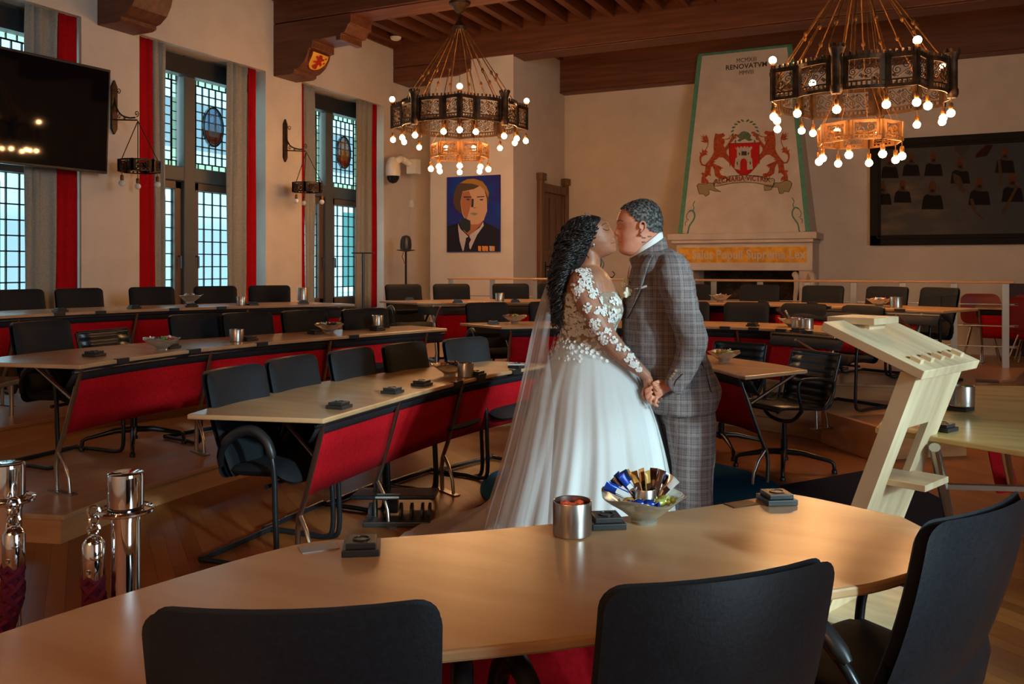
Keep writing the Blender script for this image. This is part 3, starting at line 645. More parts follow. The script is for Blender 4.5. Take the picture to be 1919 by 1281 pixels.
row_top(A_L, [(440, 688, 'c', 0, 'black chair at the pointed near end of the left foreground desk, armrest and runners visible'),
  (546, 669, 'c', 0, 'black chair second from the near end of the left foreground desk'),
  (657, 654, 'c', 0, 'black chair in the middle of the left foreground desk'),
  (757, 643, 'c', 0, 'black chair second from the far end of the left foreground desk'),
  (872, 633, 'c', -5, 'black chair behind the far end of the left foreground desk, next to the veil')], g)
g = 'chairs of the middle left row'
row_top(B_L, [(76, 601, 'c', 0, 'black chair at the near end of the middle left desk, beside the picture edge'),
  (366, 588, 'c', 0, 'black chair of the middle left row, just right of the candy bowl'),
  (463, 585, 'c', 0, 'black chair of the middle left row behind the steel cup'),
  (570, 581, 'c', 0, 'black chair of the middle left row with a bowl at its right corner'),
  (684, 578, 'c', -8, 'black chair at the far end of the middle left desk, behind a steel cup')], g)
place('o', make_office, (-5.05, 4.34), (1, .05), .15, 'low brown ribbed office chair between black chairs in the middle left row', g)
g = 'chairs along the window wall'
row_chairs(C_L, [(38, 'c', 0, 'leftmost black chair along the window wall, cut by the picture edge'),
  (150, 'c', 0, 'second black chair along the window wall, below the red curtain'),
  (286, 'c', 0, 'black chair along the window wall below the wall lamp bracket and red curtain'),
  (405, 'c', 0, 'black chair along the window wall below the swan medallion window'),
  (506, 'c', -5, 'black chair along the window wall at the pier beside a tall steel cup')], g, off=.05)
g = 'chairs of the rearmost row'
row_chairs(C_B, [(757, 'c', 5, 'leftmost black chair of the rearmost row, with its armrest seen past the desk tip'),
  (847, 'c', 0, 'black chair of the rearmost row below the blue portrait'),
  (958, 'c', 0, 'black chair of the rearmost row behind a single steel cup'),
  (1042, 'c', 0, 'black chair of the rearmost row half hidden by the bride'),
  (1296, 'c', 0, 'black chair of the rearmost row half hidden behind the groom'),
  (1424, 'c', 0, 'black chair of the rearmost row in the middle of the fireplace opening'),
  (1542, 'c', 0, 'black chair of the rearmost row below the right pillar of the fireplace'),
  (1662, 'c', -6, 'black chair of the rearmost row behind the bowl with a red wrapper'),
  (1760, 'c', -14, 'rightmost black chair of the rearmost row, next to the railing end')], g)
g = 'chairs of the middle row behind the couple'
row_chairs(B_B, [(914, 'c', 0, 'black chair of the middle row left of the bride, at the pointed desk end'),
  (1032, 'c', 0, 'black chair of the middle row mostly behind the veil'),
  (1288, 'c', 0, 'black chair of the middle row showing a strip beside the groom'),
  (1399, 'c', 0, 'black chair of the middle row behind the bare stretch of desk right of the groom'),
  (1506, 'c', 0, 'black chair of the middle row behind two steel cups'),
  (1616, 'c', -6, 'black chair of the middle row rising behind the lectern top')], g)
g = 'ribbed office chairs right of the groom'
place('o', make_office, at(1470, 880, 0)[:2], (-.62, -.78), 0, 'black ribbed leather office chair beside the lectern, base and arm in full view', g)
place('o', make_office, at(1352, 845, 0)[:2], (-.3, -.95), 0, 'dark ribbed office chair mostly hidden behind the short desk and groom', g)
# three near chairs
def near(p, q, label, z=.885):
    P = Vector(p[:2]); Q = Vector(q[:2]); d = (Q-P).normalized(); n = Vector((-d.y, d.x)); c = (P+Q)/2
    place('c', make_chair, c+n*.36, n, 0, label, 'chairs in the foreground')
ZN = .93
near(at(290, 1118, ZN), at(805, 1104, ZN), 'black chair back at the bottom left of the foreground, nearest to the camera')
near(at(1150, 1080, ZN), at(1555, 1026, ZN), 'black chair back in the middle of the foreground, below the candy bowl')
near(at(1712, 974, ZN), at(1955, 893, ZN), 'black chair back at the bottom right corner, turned sideways')
# ================================================================ FIREPLACE
YF = 13.30
fp_ = empty('fireplace', (-2.57, 14.0, .15), 0, 'plastered fireplace with a tall painted hood, shield with red lions and golden motto band', 'fireplace')
XL, XR_, = -3.68, -1.46
MB().b2((XL, YF-.04, 1.83), (XR_, YB, 1.93)).b2((XL+.05, YF, 1.78), (XR_-.05, YB, 1.83)).build('mantel_shelf', M['hood'], fp_, world=True, smooth=0, bevel=.01)
x0, x1 = -3.57, -1.53
MB().b2((x0, YF+.08, 1.36), (x1, YB, 1.79)).build('lintel', M['hood'], fp_, world=True, smooth=0, bevel=.01)
for a, b in ((x0, x0+.26), (x1-.20, x1)): MB().b2((a, YF+.12, .15), (b, YB, 1.37)).build('side_pillar', M['hood'], fp_, world=True, smooth=0, bevel=.01)
for xx in (x1-.25, x1-.02):
    P = cat_rom([(xx, YF+.1, 1.30), (xx+.03, YF+.02, 1.26), (xx+.03, YF+.02, 1.12), (xx, YF+.10, .95), (xx, YF+.12, .85)], 4); MB().tube(P, [.05-.03*i/len(P) for i in range(len(P))], 10).build('scroll_bracket', M['hood'], fp_, world=True)
brk = mat('sooty_brick', (.05, .03, .02), .9); N, L, b = nodes(brk)
br = N.new('ShaderNodeTexBrick'); br.inputs['Scale'].default_value = 9; br.inputs['Color1'].default_value = (.10, .06, .035, 1); br.inputs['Color2'].default_value = (.03, .018, .012, 1); br.inputs['Mortar'].default_value = (.05, .035, .025, 1)
tc = N.new('ShaderNodeTexCoord'); mp = N.new('ShaderNodeMapping'); mp.inputs['Rotation'].default_value = (PI/2, 0, 0); L.new(tc.outputs['Object'], mp.inputs[0]); L.new(mp.outputs[0], br.inputs[0])
nz = N.new('ShaderNodeTexNoise'); nz.inputs['Scale'].default_value = 4; mx = N.new('ShaderNodeMix'); mx.data_type = 'RGBA'; mx.blend_type = 'MULTIPLY'; mx.inputs[0].default_value = .8
cr = N.new('ShaderNodeValToRGB'); cr.color_ramp.elements[0].position = .35; cr.color_ramp.elements[1].position = .65; L.new(tc.outputs['Object'], nz.inputs[0]); L.new(nz.outputs[0], cr.inputs[0]); L.new(br.outputs[0], mx.inputs[6]); L.new(cr.outputs[0], mx.inputs[7]); L.new(mx.outputs[2], b.inputs['Base Color'])
MB().b2((x0+.26, YB-.06, .15), (x1-.2, YB-.01, 1.4)).build('fireback', brk, fp_, world=True, smooth=0)
mb = MB()
for k in range(7): mb.tube([(-2.5+k*.09, YB-.14, .75), (-2.3+k*.09, YB-.3, .98)], .008, 6)
mb.tube([(-2.55, YB-.14, .75), (-1.9, YB-.14, .75)], .01, 6).build('fire_grate', M['blk_metal'], fp_, world=True)
# hood: sloping trapezoid body
HB = [Vector((-3.53, YF+.03, 1.93)), Vector((-1.555, YF+.03, 1.93))]; HT = [Vector((-3.36, 13.93, 4.86)), Vector((-1.90, 13.93, 4.86))]
vs = [HB[0], HB[1], HT[1], HT[0], Vector((-3.53, YB, 1.93)), Vector((-1.555, YB, 1.93)), Vector((-1.90, YB, 4.86)), Vector((-3.36, YB, 4.86))]
MB().add(vs, [(0, 1, 2, 3), (1, 5, 6, 2), (4, 0, 3, 7), (3, 2, 6, 7), (0, 4, 5, 1)]).build('hood', M['hood'], fp_, world=True, smooth=0)
hn = (HB[1]-HB[0]).cross(HT[0]-HB[0]).normalized()
if hn.y > 0: hn = -hn
def hp(px, py, off=.004):         # a point of the hood face seen at this place of the photograph
    r = ray(px, py); t = (HB[0]-CAM).dot(hn)/r.dot(hn); return CAM+r*t+hn*off
def decal(name, pts, mt, par, fn=hp, off=.004, holes=None):
    q = [fn(x, y, off) for x, y in pts]
    import mathutils.geometry as G
    mb = MB(); tri = G.tessellate_polygon([q]); mb.add(q, [tuple(t) for t in tri]); o = mb.build(name, mt, par, world=True, smooth=0); return o
def hband(name, a, b, c, d): decal(name, [a, b, c, d], M['green'], fp_, off=.003)
def hl(u, v): return HB[0].lerp(HB[1], u).lerp(HT[0].lerp(HT[1], u), v)+hn*.003
for nm, q in (('painted_border', [(0, 0), (.035, 0), (.05, .985), (0, 1)]), ('painted_border', [(.965, 0), (1, 0), (1, 1), (.95, .985)]), ('painted_border', [(0, 1), (.0, .985), (1, .985), (1, 1)])):
    MB().add([hl(*p) for p in q], [(0, 1, 2, 3)]).build(nm, M['green'], fp_, world=True, smooth=0)
for s in (0, 1):
    f = lambda x: x if s == 0 else 1-x
    for q in ([(.035, .0), (.075, .0), (.085, .04), (.115, .075), (.12, .10), (.10, .125), (.07, .12)], [(.07, .12), (.055, .10), (.06, .08), (.075, .075)], [(.10, .115), (.11, .14), (.10, .155), (.112, .175)], [(.055, .045), (.05, .06), (.065, .07)]):
        P = [hl(f(x), y)+hn*.001 for x, y in q]; P = cat_rom(P, 5); wd = .011 if len(q) > 5 else .006
        MB().tube(P, wd, 6, flat=1).build('painted_scroll', M['green'], fp_, world=True)
ink = flat('ink_brown', (.07, .045, .03)); lionm = noisy(flat('lion_paint', (.40, .07, .02)), (.30, .045, .012), (.50, .10, .03), (1, 1, 1), 4, nscale=30); shm = flat('shield_paint', (.50, .015, .01)); cas = noisy(flat('castle_paint', (.5, .45, .36)), (.42, .37, .28), (.56, .5, .4), (1, 1, 1), 3, nscale=40)
olive = noisy(flat('wreath_paint', (.12, .16, .09)), (.08, .11, .06), (.18, .22, .13), (1, 1, 1), 3, nscale=40); scr = noisy(flat('scroll_paint', (.5, .40, .28)), (.42, .33, .22), (.58, .47, .34), (1, 1, 1), 3, nscale=20); scr2 = flat('scroll_back', (.36, .27, .14)); wht = flat('outline_dark', (.10, .03, .015))
Z = lambda pts: [(1290+x/7.533, 210+y/7.533) for x, y in pts]
crest = fp_
lionL = [(385,300),(430,312),(500,298),(525,330),(505,350),(480,360),(490,378),(520,382),(570,372),(590,350),(580,320),(600,345),(590,378),(560,388),(515,392),(520,430),(500,470),(520,500),(560,450),(590,400),(620,340),(670,308),(705,320),(700,345),(670,345),(690,365),(650,385),(600,440),(580,500),(545,545),(545,580),(580,630),(620,680),(640,720),(625,780),(605,740),(590,780),(580,720),(540,680),(490,640),(440,640),(400,670),(360,690),(395,700),(355,720),(400,745),(450,765),(500,795),(465,800),(470,830),(445,810),(450,860),(480,895),(540,905),(545,945),(500,955),(440,945),(380,900),(370,820),(340,760),(325,790),(315,850),(325,905),(290,890),(245,930),(285,965),(290,1010),(255,1000),(225,1010),(185,1000),(190,940),(205,890),(180,870),(205,855),(235,860),(245,800),(245,765),(190,755),(165,700),(160,640),(175,600),(160,560),(190,580),(200,540),(195,515),(225,545),(250,525),(275,470),(275,430),(240,435),(175,410),(225,400),(170,365),(220,380),(170,320),(225,360),(205,310),(245,355),(255,315),(280,370),(290,400),(285,470),(255,540),(290,575),(255,565),(275,605),(235,610),(190,640),(185,690),(205,735),(240,745),(290,690),(340,620),(365,560),(360,490),(365,400),(375,350)]
lionR = [(1582-x+15, y-35+ (0)) for x, y in lionL]
lionR = [(x*1.0, y+ (x-1100)*.0) for x, y in lionR]
for q, nm in ((lionL, 'painted_lion'), (lionR, 'painted_lion')): decal(nm, Z(q), lionm, crest, off=.006)
decal('painted_shield', Z([(578, 445), (1010, 430), (1005, 700), (960, 770), (880, 860), (795, 925), (700, 860), (620, 760), (585, 680)]), shm, crest, off=.008)
decal('painted_castle', Z([(665, 495), (685, 520), (695, 490), (715, 495), (725, 520), (740, 488), (765, 488), (775, 510), (790, 485), (810, 485), (820, 508), (832, 485), (850, 488), (862, 510), (878, 488), (910, 490), (900, 525), (885, 535), (888, 640), (905, 660), (915, 805), (835, 820), (833, 700), (815, 665), (785, 655), (755, 668), (738, 700), (735, 822), (655, 800), (670, 660), (690, 640), (692, 535), (672, 520)]), cas, crest, off=.010)
for x, y, a, c in ((755, 555, 75, 60), (722, 575, 16, 36), (845, 572, 16, 34), (690, 705, 14, 40), (872, 700, 14, 42)): decal('castle_window', Z([(x, y), (x+a, y), (x+a, y+c), (x, y+c)]), ink, crest, off=.012)
decal('motto_scroll_end', Z([(125, 1040), (150, 1012), (230, 1020), (300, 1000), (370, 1010), (380, 1080), (470, 1128), (400, 1120), (300, 1095), (300, 1160), (250, 1190), (215, 1155), (160, 1160)]), scr2, crest, off=.0065)
decal('motto_scroll_end', Z([(1465, 1010), (1440, 975), (1380, 965), (1300, 1000), (1225, 1000), (1170, 1100), (1080, 1110), (1070, 1040), (1200, 1060), (1270, 1060), (1290, 1150), (1340, 1150), (1360, 1115), (1420, 1130), (1450, 1060)]), scr2, crest, off=.0065)
decal('motto_scroll', Z([(360, 1000), (385, 955), (470, 962), (600, 905), (800, 890), (1000, 905), (1120, 950), (1200, 935), (1222, 960), (1200, 1040), (1100, 1030), (950, 1000), (800, 990), (620, 1005), (420, 1045), (370, 1045)]), scr, crest, off=.0085)
def outline(pts, rad, mt): MB().tube([hp(x, y, .0095) for x, y in Z(pts)+Z(pts[:1])], rad, 5).build('painted_outline', mt, fp_, world=True)
outline([(360, 1000), (385, 955), (470, 962), (600, 905), (800, 890), (1000, 905), (1120, 950), (1200, 935), (1222, 960), (1200, 1040), (1100, 1030), (950, 1000), (800, 990), (620, 1005), (420, 1045), (370, 1045)], .005, ink)
outline([(125, 1040), (150, 1012), (230, 1020), (300, 1000), (370, 1010), (380, 1080), (470, 1128), (400, 1120), (300, 1095), (300, 1160), (250, 1190), (215, 1155), (160, 1160)], .004, ink)
outline([(1465, 1010), (1440, 975), (1380, 965), (1300, 1000), (1225, 1000), (1170, 1100), (1080, 1110), (1070, 1040), (1200, 1060), (1270, 1060), (1290, 1150), (1340, 1150), (1360, 1115), (1420, 1130), (1450, 1060)], .004, ink)
outline([(578, 445), (1010, 430), (1005, 700), (960, 770), (880, 860), (795, 925), (700, 860), (620, 760), (585, 680)], .003, ink)
for k in range(8):
    for sgn in (-1, 1):
        a = math.radians(62+k*26) if sgn < 0 else math.radians(118-k*26)
        a = math.radians(102+k*17) if sgn < 0 else math.radians(78-k*17)
        cx, cy = 805+180*math.cos(a), 300-165*math.sin(a)*1.1
        ta = a+(.75 if sgn < 0 else -.75)+PI/2*0; l = 27; n_ = 10
        q = [(cx+l*math.cos(t)*math.cos(ta)-n_*1.3*math.sin(t)*math.sin(ta), cy-(l*math.cos(t)*math.sin(ta)+n_*1.3*math.sin(t)*math.cos(ta))) for t in [2*PI*i/10 for i in range(10)]]
        decal('wreath_leaf', Z(q), olive, crest, off=.007)
decal('wreath_bow', Z([(700, 330), (750, 285), (795, 270), (845, 285), (895, 325), (880, 370), (915, 395), (860, 415), (810, 385), (790, 385), (730, 420), (695, 405), (730, 375), (695, 350)]), olive, crest, off=.0095)
def text(body, mt, par, place_fn, size, name='lettering', bold=.0, sx=1.0, ext=.001):
    cu = bpy.data.curves.new(name, 'FONT'); cu.body = body; cu.size = size; cu.align_x = 'CENTER'; cu.align_y = 'CENTER'; cu.offset = bold; cu.extrude = ext; cu.resolution_u = 3; cu.space_character = 1.02
    o = bpy.data.objects.new(name, cu); COL.objects.link(o)
    dg = bpy.context.evaluated_depsgraph_get(); dg.update(); me = bpy.data.meshes.new_from_object(o.evaluated_get(dg)); bpy.data.objects.remove(o)
    mb = MB(); mb.v = [place_fn(v.co.x*sx, v.co.y, v.co.z) for v in me.vertices]; mb.f = [tuple(p.vertices) for p in me.polygons]
    o = mb.build(name, mt, par, world=True, smooth=0); o['kind'] = 'stuff' if False else ''
    del o['kind']; return o
hx = (HB[1]-HB[0]).normalized(); hy = ((HT[0]+HT[1])-(HB[0]+HB[1])).normalized()
def on_hood(px, py, rot=0):
    c = hp(px, py, .004); return lambda x, y, z: c+hx*x+hy*y+hn*z
s = 13.4/1620
text('MCMXIII', ink, fp_, on_hood(1399.5, 112.5), .105, sx=.80)
text('RENOVATVM', ink, fp_, on_hood(1399, 124), .115, bold=.002, sx=.93)
text('MMVIII', ink, fp_, on_hood(1399.5, 136), .10, sx=.78)
def arc_text(x, y, z):
    c = hp(1391, 334.5, .010); t = x/.52; return c+hx*x+hy*(y-.062*t*t-.004)+hn*z
text('ALCMARIA·VICTRIX', flat('motto_ink', (.22, .03, .02)), fp_, arc_text, .115, bold=.002, sx=.82)
gold = noisy(mat('gilt_band', (.72, .33, .02), .45, .25), (.60, .25, .012), (.85, .42, .03), (1, 1, 1), 4, .1, nscale=12)
yb_ = YF+.074
p0, p1 = atY(1272, 464, yb_), atY(1512, 491.5, yb_)
MB().b2((p0.x, yb_, p1.z), (p1.x, YF+.10, p0.z)).build('motto_band', gold, fp_, world=True, smooth=0)
cc = (p0+p1)/2
text('Salus Populi Suprema Lex', M['hood'], fp_, lambda x, y, z: Vector((cc.x+x+.10, yb_-.003-z, cc.z+y)), .20, bold=.004, sx=.80)
q = [(cc.x-.90+.06*math.cos(a)*(1 if i % 2 == 0 else .45), yb_-.003, cc.z+.06*math.sin(a)*(1 if i % 2 == 0 else .45)) for i, a in enumerate([PI*2*k/8 for k in range(8)])]
MB().add(q, [tuple(range(8))]).build('motto_star', M['hood'], fp_, world=True, smooth=0)
# ================================================================ PAINTINGS
def wallfn(Y): return lambda px, py, off=.004: atY(px, py, Y)-Vector((0, off, 0))
YP = 12.06
po = empty('portrait_painting', tuple(atY(888, 400, 12.10)), 0, 'unframed canvas portrait of a blond man in dark uniform on blue, on the white wall', 'painting')
a, b = atY(838, 332, YP), atY(937, 471, YP)
MB().b2((a.x, YP, b.z), (b.x, 12.095, a.z)).build('canvas', noisy(flat('canvas_blue', (.02, .03, .22)), (.03, .02, .17), (.01, .05, .30), (1, 1, 1), 3, nscale=3), po, world=True, smooth=0)
P = lambda pts: [(820+x/8.007, 320+y/8.007) for x, y in pts]
wf = wallfn(YP)
C = {'navy': (.02, .018, .03), 'skin': (.60, .36, .22), 'shade': (.42, .16, .08), 'hair': (.40, .20, .04), 'hair2': (.10, .06, .04), 'white': (.55, .48, .50), 'dark': (.03, .04, .05), 'medal': (.75, .28, .05), 'lip': (.25, .25, .14)}
for k in C: C[k] = flat('canvas_'+k, C[k])
D_ = lambda nm, pts, c, off: decal(nm, P(pts), C[c], po, fn=wf, off=off)
D_('painted_jacket', [(148, 1205), (148, 830), (320, 780), (480, 960), (700, 760), (930, 880), (928, 1210)], 'navy', .002)
D_('painted_hair', [(240, 470), (250, 330), (300, 210), (400, 140), (520, 115), (640, 140), (730, 220), (780, 330), (765, 480), (700, 560), (350, 640), (270, 560)], 'hair2', .003)
D_('painted_hair_light', [(340, 185), (450, 125), (560, 118), (680, 160), (740, 240), (778, 330), (765, 400), (720, 300), (640, 230), (520, 190)], 'hair', .004)
D_('painted_neck', [(335, 740), (500, 800), (690, 740), (640, 830), (480, 975), (400, 900)], 'shade', .004)
D_('painted_face', [(380, 310), (560, 270), (640, 225), (710, 290), (745, 420), (750, 600), (700, 740), (620, 800), (520, 805), (430, 760), (375, 640), (350, 470)], 'skin', .005)
D_('painted_face_shade', [(380, 320), (480, 300), (520, 420), (500, 540), (440, 740), (390, 650), (355, 480)], 'shade', .006)
D_('painted_jaw_shadow', [(330, 760), (400, 700), (500, 750), (500, 880), (450, 930), (360, 850)], 'dark', .0065)
D_('painted_collar', [(315, 790), (350, 870), (470, 985), (430, 1040), (400, 1190), (385, 1205), (340, 1060), (318, 880)], 'white', .007)
D_('painted_collar', [(690, 765), (700, 820), (600, 960), (500, 1180), (470, 1130), (490, 960), (640, 850)], 'white', .007)
D_('painted_tie', [(430, 1010), (480, 980), (510, 1030), (480, 1090), (490, 1205), (400, 1205), (440, 1090)], 'navy', .0075)
for q in ([(395, 385), (520, 385), (515, 400), (400, 405)], [(595, 385), (710, 378), (712, 392), (600, 400)], [(440, 420), (490, 418), (488, 438), (445, 440)], [(640, 425), (690, 422), (690, 442), (645, 444)], [(510, 540), (560, 560), (600, 545), (560, 552)]): D_('painted_brow', q, 'dark', .0075)
D_('painted_lips', [(490, 640), (550, 622), (620, 640), (560, 672)], 'lip', .0075)
D_('painted_nose_shadow', [(520, 420), (550, 420), (545, 540), (510, 545)], 'dark', .0075)
for x in (640, 700, 745, 810, 845): D_('painted_medal', [(x-25, 1125), (x+20, 1130), (x+18, 1205), (x-22, 1200)], 'medal' if x != 810 else 'white', .0075)
mp_ = empty('group_painting', (.9, YB, 2.5), 0, 'large dark framed group painting of bearded men with ruffs, at the right', 'painting')
YP2 = YB-.05; a = atY(1631, 262, YP2); zt_, zb_ = 3.33, 1.74; xr_ = 2.9
CANV = noisy(mat('old_canvas', (.03, .02, .01), .5), (.005, .0035, .003), (.13, .065, .018), (1, 1, 2.6), 6, .05, nscale=2.2, lo=.42, hi=.75)
N, L, b = nodes(CANV); sp = N.new('ShaderNodeSeparateXYZ'); tc = N.new('ShaderNodeTexCoord'); L.new(tc.outputs['Object'], sp.inputs[0])
gx = N.new('ShaderNodeMapRange'); gx.inputs[1].default_value = -1.6; gx.inputs[2].default_value = -.2; gx.inputs[3].default_value = 1; gx.inputs[4].default_value = .0; L.new(sp.outputs['X'], gx.inputs[0])
gz = N.new('ShaderNodeMapRange'); gz.inputs[1].default_value = .45; gz.inputs[2].default_value = -.05; gz.inputs[3].default_value = .12; gz.inputs[4].default_value = 1; L.new(sp.outputs['Z'], gz.inputs[0])
mu = N.new('ShaderNodeMath'); mu.operation = 'MULTIPLY'; L.new(gx.outputs[0], mu.inputs[0]); L.new(gz.outputs[0], mu.inputs[1]); mxx = N.new('ShaderNodeMix'); mxx.data_type = 'RGBA'; mxx.inputs[6].default_value = (.007, .005, .004, 1)
src = b.inputs['Base Color'].links[0].from_socket; L.new(src, mxx.inputs[7]); L.new(mu.outputs[0], mxx.inputs[0]); L.new(mxx.outputs[2], b.inputs['Base Color'])
fr = MB(); t_ = .15
for (u0, v0), (u1, v1) in (((a.x, zb_), (a.x+t_, zt_)), ((xr_-t_, zb_), (xr_, zt_)), ((a.x, zt_-t_), (xr_, zt_)), ((a.x, zb_), (xr_, zb_+t_))): fr.b2((u0, YP2-.04, v0), (u1, YB, v1))
for (u0, v0), (u1, v1) in (((a.x+t_*.6, zb_+t_*.6), (a.x+t_*.8, zt_-t_*.6)), ((a.x+t_*.6, zt_-t_*.8), (xr_-.1, zt_-t_*.6)), ((a.x+t_*.6, zb_+t_*.6), (xr_-.1, zb_+t_*.8))): fr.b2((u0, YP2-.06, v0), (u1, YB, v1))
fr.build('picture_frame', mat('ebony_frame', (.008, .005, .004), .6, spec=.2), mp_, world=True, smooth=0, bevel=.006)
MB().b2((a.x+t_-.01, YP2, zb_+t_-.01), (xr_-t_+.01, YB-.01, zt_-t_+.01)).build('canvas', CANV, mp_, world=True, smooth=0)
fn2 = wallfn(YP2); sk = flat('canvas_flesh', (.10, .038, .016)); ruff = flat('canvas_ruff', (.060, .045, .03)); coat = flat('canvas_coat', (.010, .007, .005)); sash = flat('canvas_sash', (.075, .042, .022)); rdp = flat('canvas_red', (.03, .006, .005)); beard = flat('canvas_beard', (.025, .012, .006))
def ell(cx, cy, rx, ry, n=16, t=0): return [(cx+rx*math.cos(2*PI*i/n)*math.cos(t)-ry*math.sin(2*PI*i/n)*math.sin(t), cy+rx*math.cos(2*PI*i/n)*math.sin(t)+ry*math.sin(2*PI*i/n)*math.cos(t)) for i in range(n)]
for cx, cy, s in ((1668, 300, 8), (1708, 296, 8), (1750, 294, 8.5), (1800, 306, 9), (1884, 286, 9), (1655, 350, 8), (1692, 346, 8), (1748, 350, 10), (1836, 342, 10), (1898, 336, 10), (1950, 300, 9), (1975, 345, 10)):
    decal('painted_coat', [(cx-s*.5, cy+s*1.0), (cx+s*.5, cy+s*1.0), (cx+s*1.7, cy+s*1.8), (cx+s*2.1, cy+s*4.2), (cx-s*2.1, cy+s*4.2), (cx-s*1.7, cy+s*1.8)], coat, mp_, fn2, .002)
    decal('painted_ruff', ell(cx, cy+s*1.3, s*1.25, s*.32, t=.15), ruff, mp_, fn2, .003)
    decal('painted_head', ell(cx, cy, s*.78, s*1.1), sk, mp_, fn2, .004)
    decal('painted_beard', ell(cx, cy+s*.72, s*.42, s*.34), beard, mp_, fn2, .005)
for q in ([(1818, 372), (1824, 372), (1832, 398), (1845, 412), (1836, 408), (1822, 392)], [(1786, 324), (1800, 330), (1812, 362), (1800, 358), (1788, 340)], [(1870, 300), (1876, 300), (1880, 340), (1874, 350)], [(1902, 352), (1912, 342), (1884, 400), (1876, 400)]): decal('painted_sash', q, sash, mp_, fn2, .006)
decal('painted_plume', [(1782, 268), (1795, 264), (1800, 285), (1808, 266), (1824, 268), (1806, 294), (1798, 294)], ruff, mp_, fn2, .006)
decal('painted_banner', [(1828, 290), (1850, 270), (1862, 272), (1850, 292), (1830, 296)], rdp, mp_, fn2, .006)
# ================================================================ RAILING
ra = empty('railing', (-2.7, 11.0, .30), 0, 'low railing with thin wooden handrail and grey flat posts behind the rearmost chairs', 'railing')
YR = 11.0; xs = []
MB().b2((-6.34, YR-.03, 1.235), (.86, YR+.03, 1.262)).build('handrail', M['desk'], ra, world=True, smooth=0, bevel=.008)
for px in (845, 923, 1003, 1088, 1172, 1256, 1338, 1425, 1514, 1600, 1692, 1788, 1885):
    x = atY(px, 540, YR).x; MB().b2((x-.035, YR-.012, .30), (x+.035, YR+.012, 1.235)).build('post', M['alu'], ra, world=True, smooth=0, bevel=.003)
for z in (1.0, .76, .53): MB().tube([(-6.3, YR+.015, z), (.86, YR+.015, z)], .007, 8).build('rail_rod', M['alu'], ra, world=True)
for z in (1.0, .76, .53): MB().tube([(.76, YR+.03, z), (.90, YR+.03, z)], .014, 8).build('rod_cap', M['chrome'], ra, world=True)
# ================================================================ CHANDELIERS
def spiral(c, r, turns, a0, d=1, n=22):
    return [(c[0]+r*(1-i/n*.85)*math.cos(a0+d*turns*2*PI*i/n), c[1]+r*(1-i/n*.85)*math.sin(a0+d*turns*2*PI*i/n)) for i in range(n+1)]
def band(par, pts, h, z0, n_s, mt, merlons=True, thick=.012, name='crown_panel'):
    """pts: polyline in plan of one panel; openwork wall between z0 and z0+h"""
    P = [Vector((*p, 0)) for p in pts]; L = [0]
    for i in range(1, len(P)): L.append(L[-1]+(P[i]-P[i-1]).length)
    T = L[-1]
    def f(s, z):
        s = max(0, min(T, s))
        for i in range(1, len(L)):
            if s <= L[i]+1e-9: return P[i-1].lerp(P[i], (s-L[i-1])/max(1e-9, L[i]-L[i-1]))+Vector((0, 0, z))
    mb = MB(); K = 8
    def rail(za, zb, off=1):
        A = [f(T*k/K, za) for k in range(K+1)]; B_ = [f(T*k/K, zb) for k in range(K+1)]
        for i in range(K): mb.bar((A[i]+B_[i])/2, (A[i+1]+B_[i+1])/2, thick, abs(zb-za))
    rail(z0, z0+h*.10); rail(z0+h*.20, z0+h*.25); rail(z0+h*.86, z0+h)
    nb = int(T/.035)
    for k in range(nb+1): a_ = f(T*k/nb, z0+h*.15); mb.box(a_, (.012, .012, h*.1))
    for s_ in (0, T): a_ = f(s_, z0+h/2); mb.box(a_, (.022, .022, h))
    w_ = min(.05, T*.16)
    for s_ in (w_*.6, T-w_*.6): a_ = f(s_-w_/2, z0+h/2); b_ = f(s_+w_/2, z0+h/2); mb.bar(a_, b_, thick, h*.9)
    if merlons:
        nm_ = int(T/.045)
        for k in range(nm_): a_ = f(T*(k+.5)/nm_, z0+h*1.05); mb.box(a_, (.022, .022, h*.10))
    mb.build(name, mt, par, smooth=0)
    sc_ = MB(); hz0, hz1 = z0+h*.25, z0+h*.86; hh = hz1-hz0; zc = (hz0+hz1)/2; Wd = T-2.2*w_
    for k in range(n_s):
        c0 = 1.1*w_+Wd*(k+.5)/n_s; ww = Wd/n_s/2
        for sx, sz in ((-1, 1), (1, -1)):
            cx, cz = c0+sx*ww*.46, zc-sz*hh*.10; rr_ = min(ww*.52, hh*.42)
            a0 = PI/2 if sz > 0 else -PI/2
            q = [(c0-sx*ww*.95, zc+sz*hh*.30), (c0-sx*ww*.4, zc+sz*hh*.42)]+spiral((cx, cz), rr_, 1.6, a0, -sx*sz)
            sc_.tube([f(x, z) for x, z in q], .0042, 5)
            q = spiral((c0+sx*ww*.80, zc+sz*hh*.32), rr_*.42, 1.4, a0, sx*sz); sc_.tube([f(x, z) for x, z in q], .0036, 5)
            q = spiral((c0+sx*ww*.80, zc-sz*hh*.34), rr_*.40, 1.4, -a0, -sx*sz); sc_.tube([f(x, z) for x, z in q], .0036, 5)
        q = spiral((c0-ww*.55, zc+hh*.25), min(ww, hh)*.22, 1.2, 0); sc_.tube([f(x, z) for x, z in q], .004, 5)
        q = spiral((c0+ww*.55, zc-hh*.25), min(ww, hh)*.22, 1.2, PI); sc_.tube([f(x, z) for x, z in q], .004, 5)
    sc_.build('scrollwork', mt, par, smooth=0)
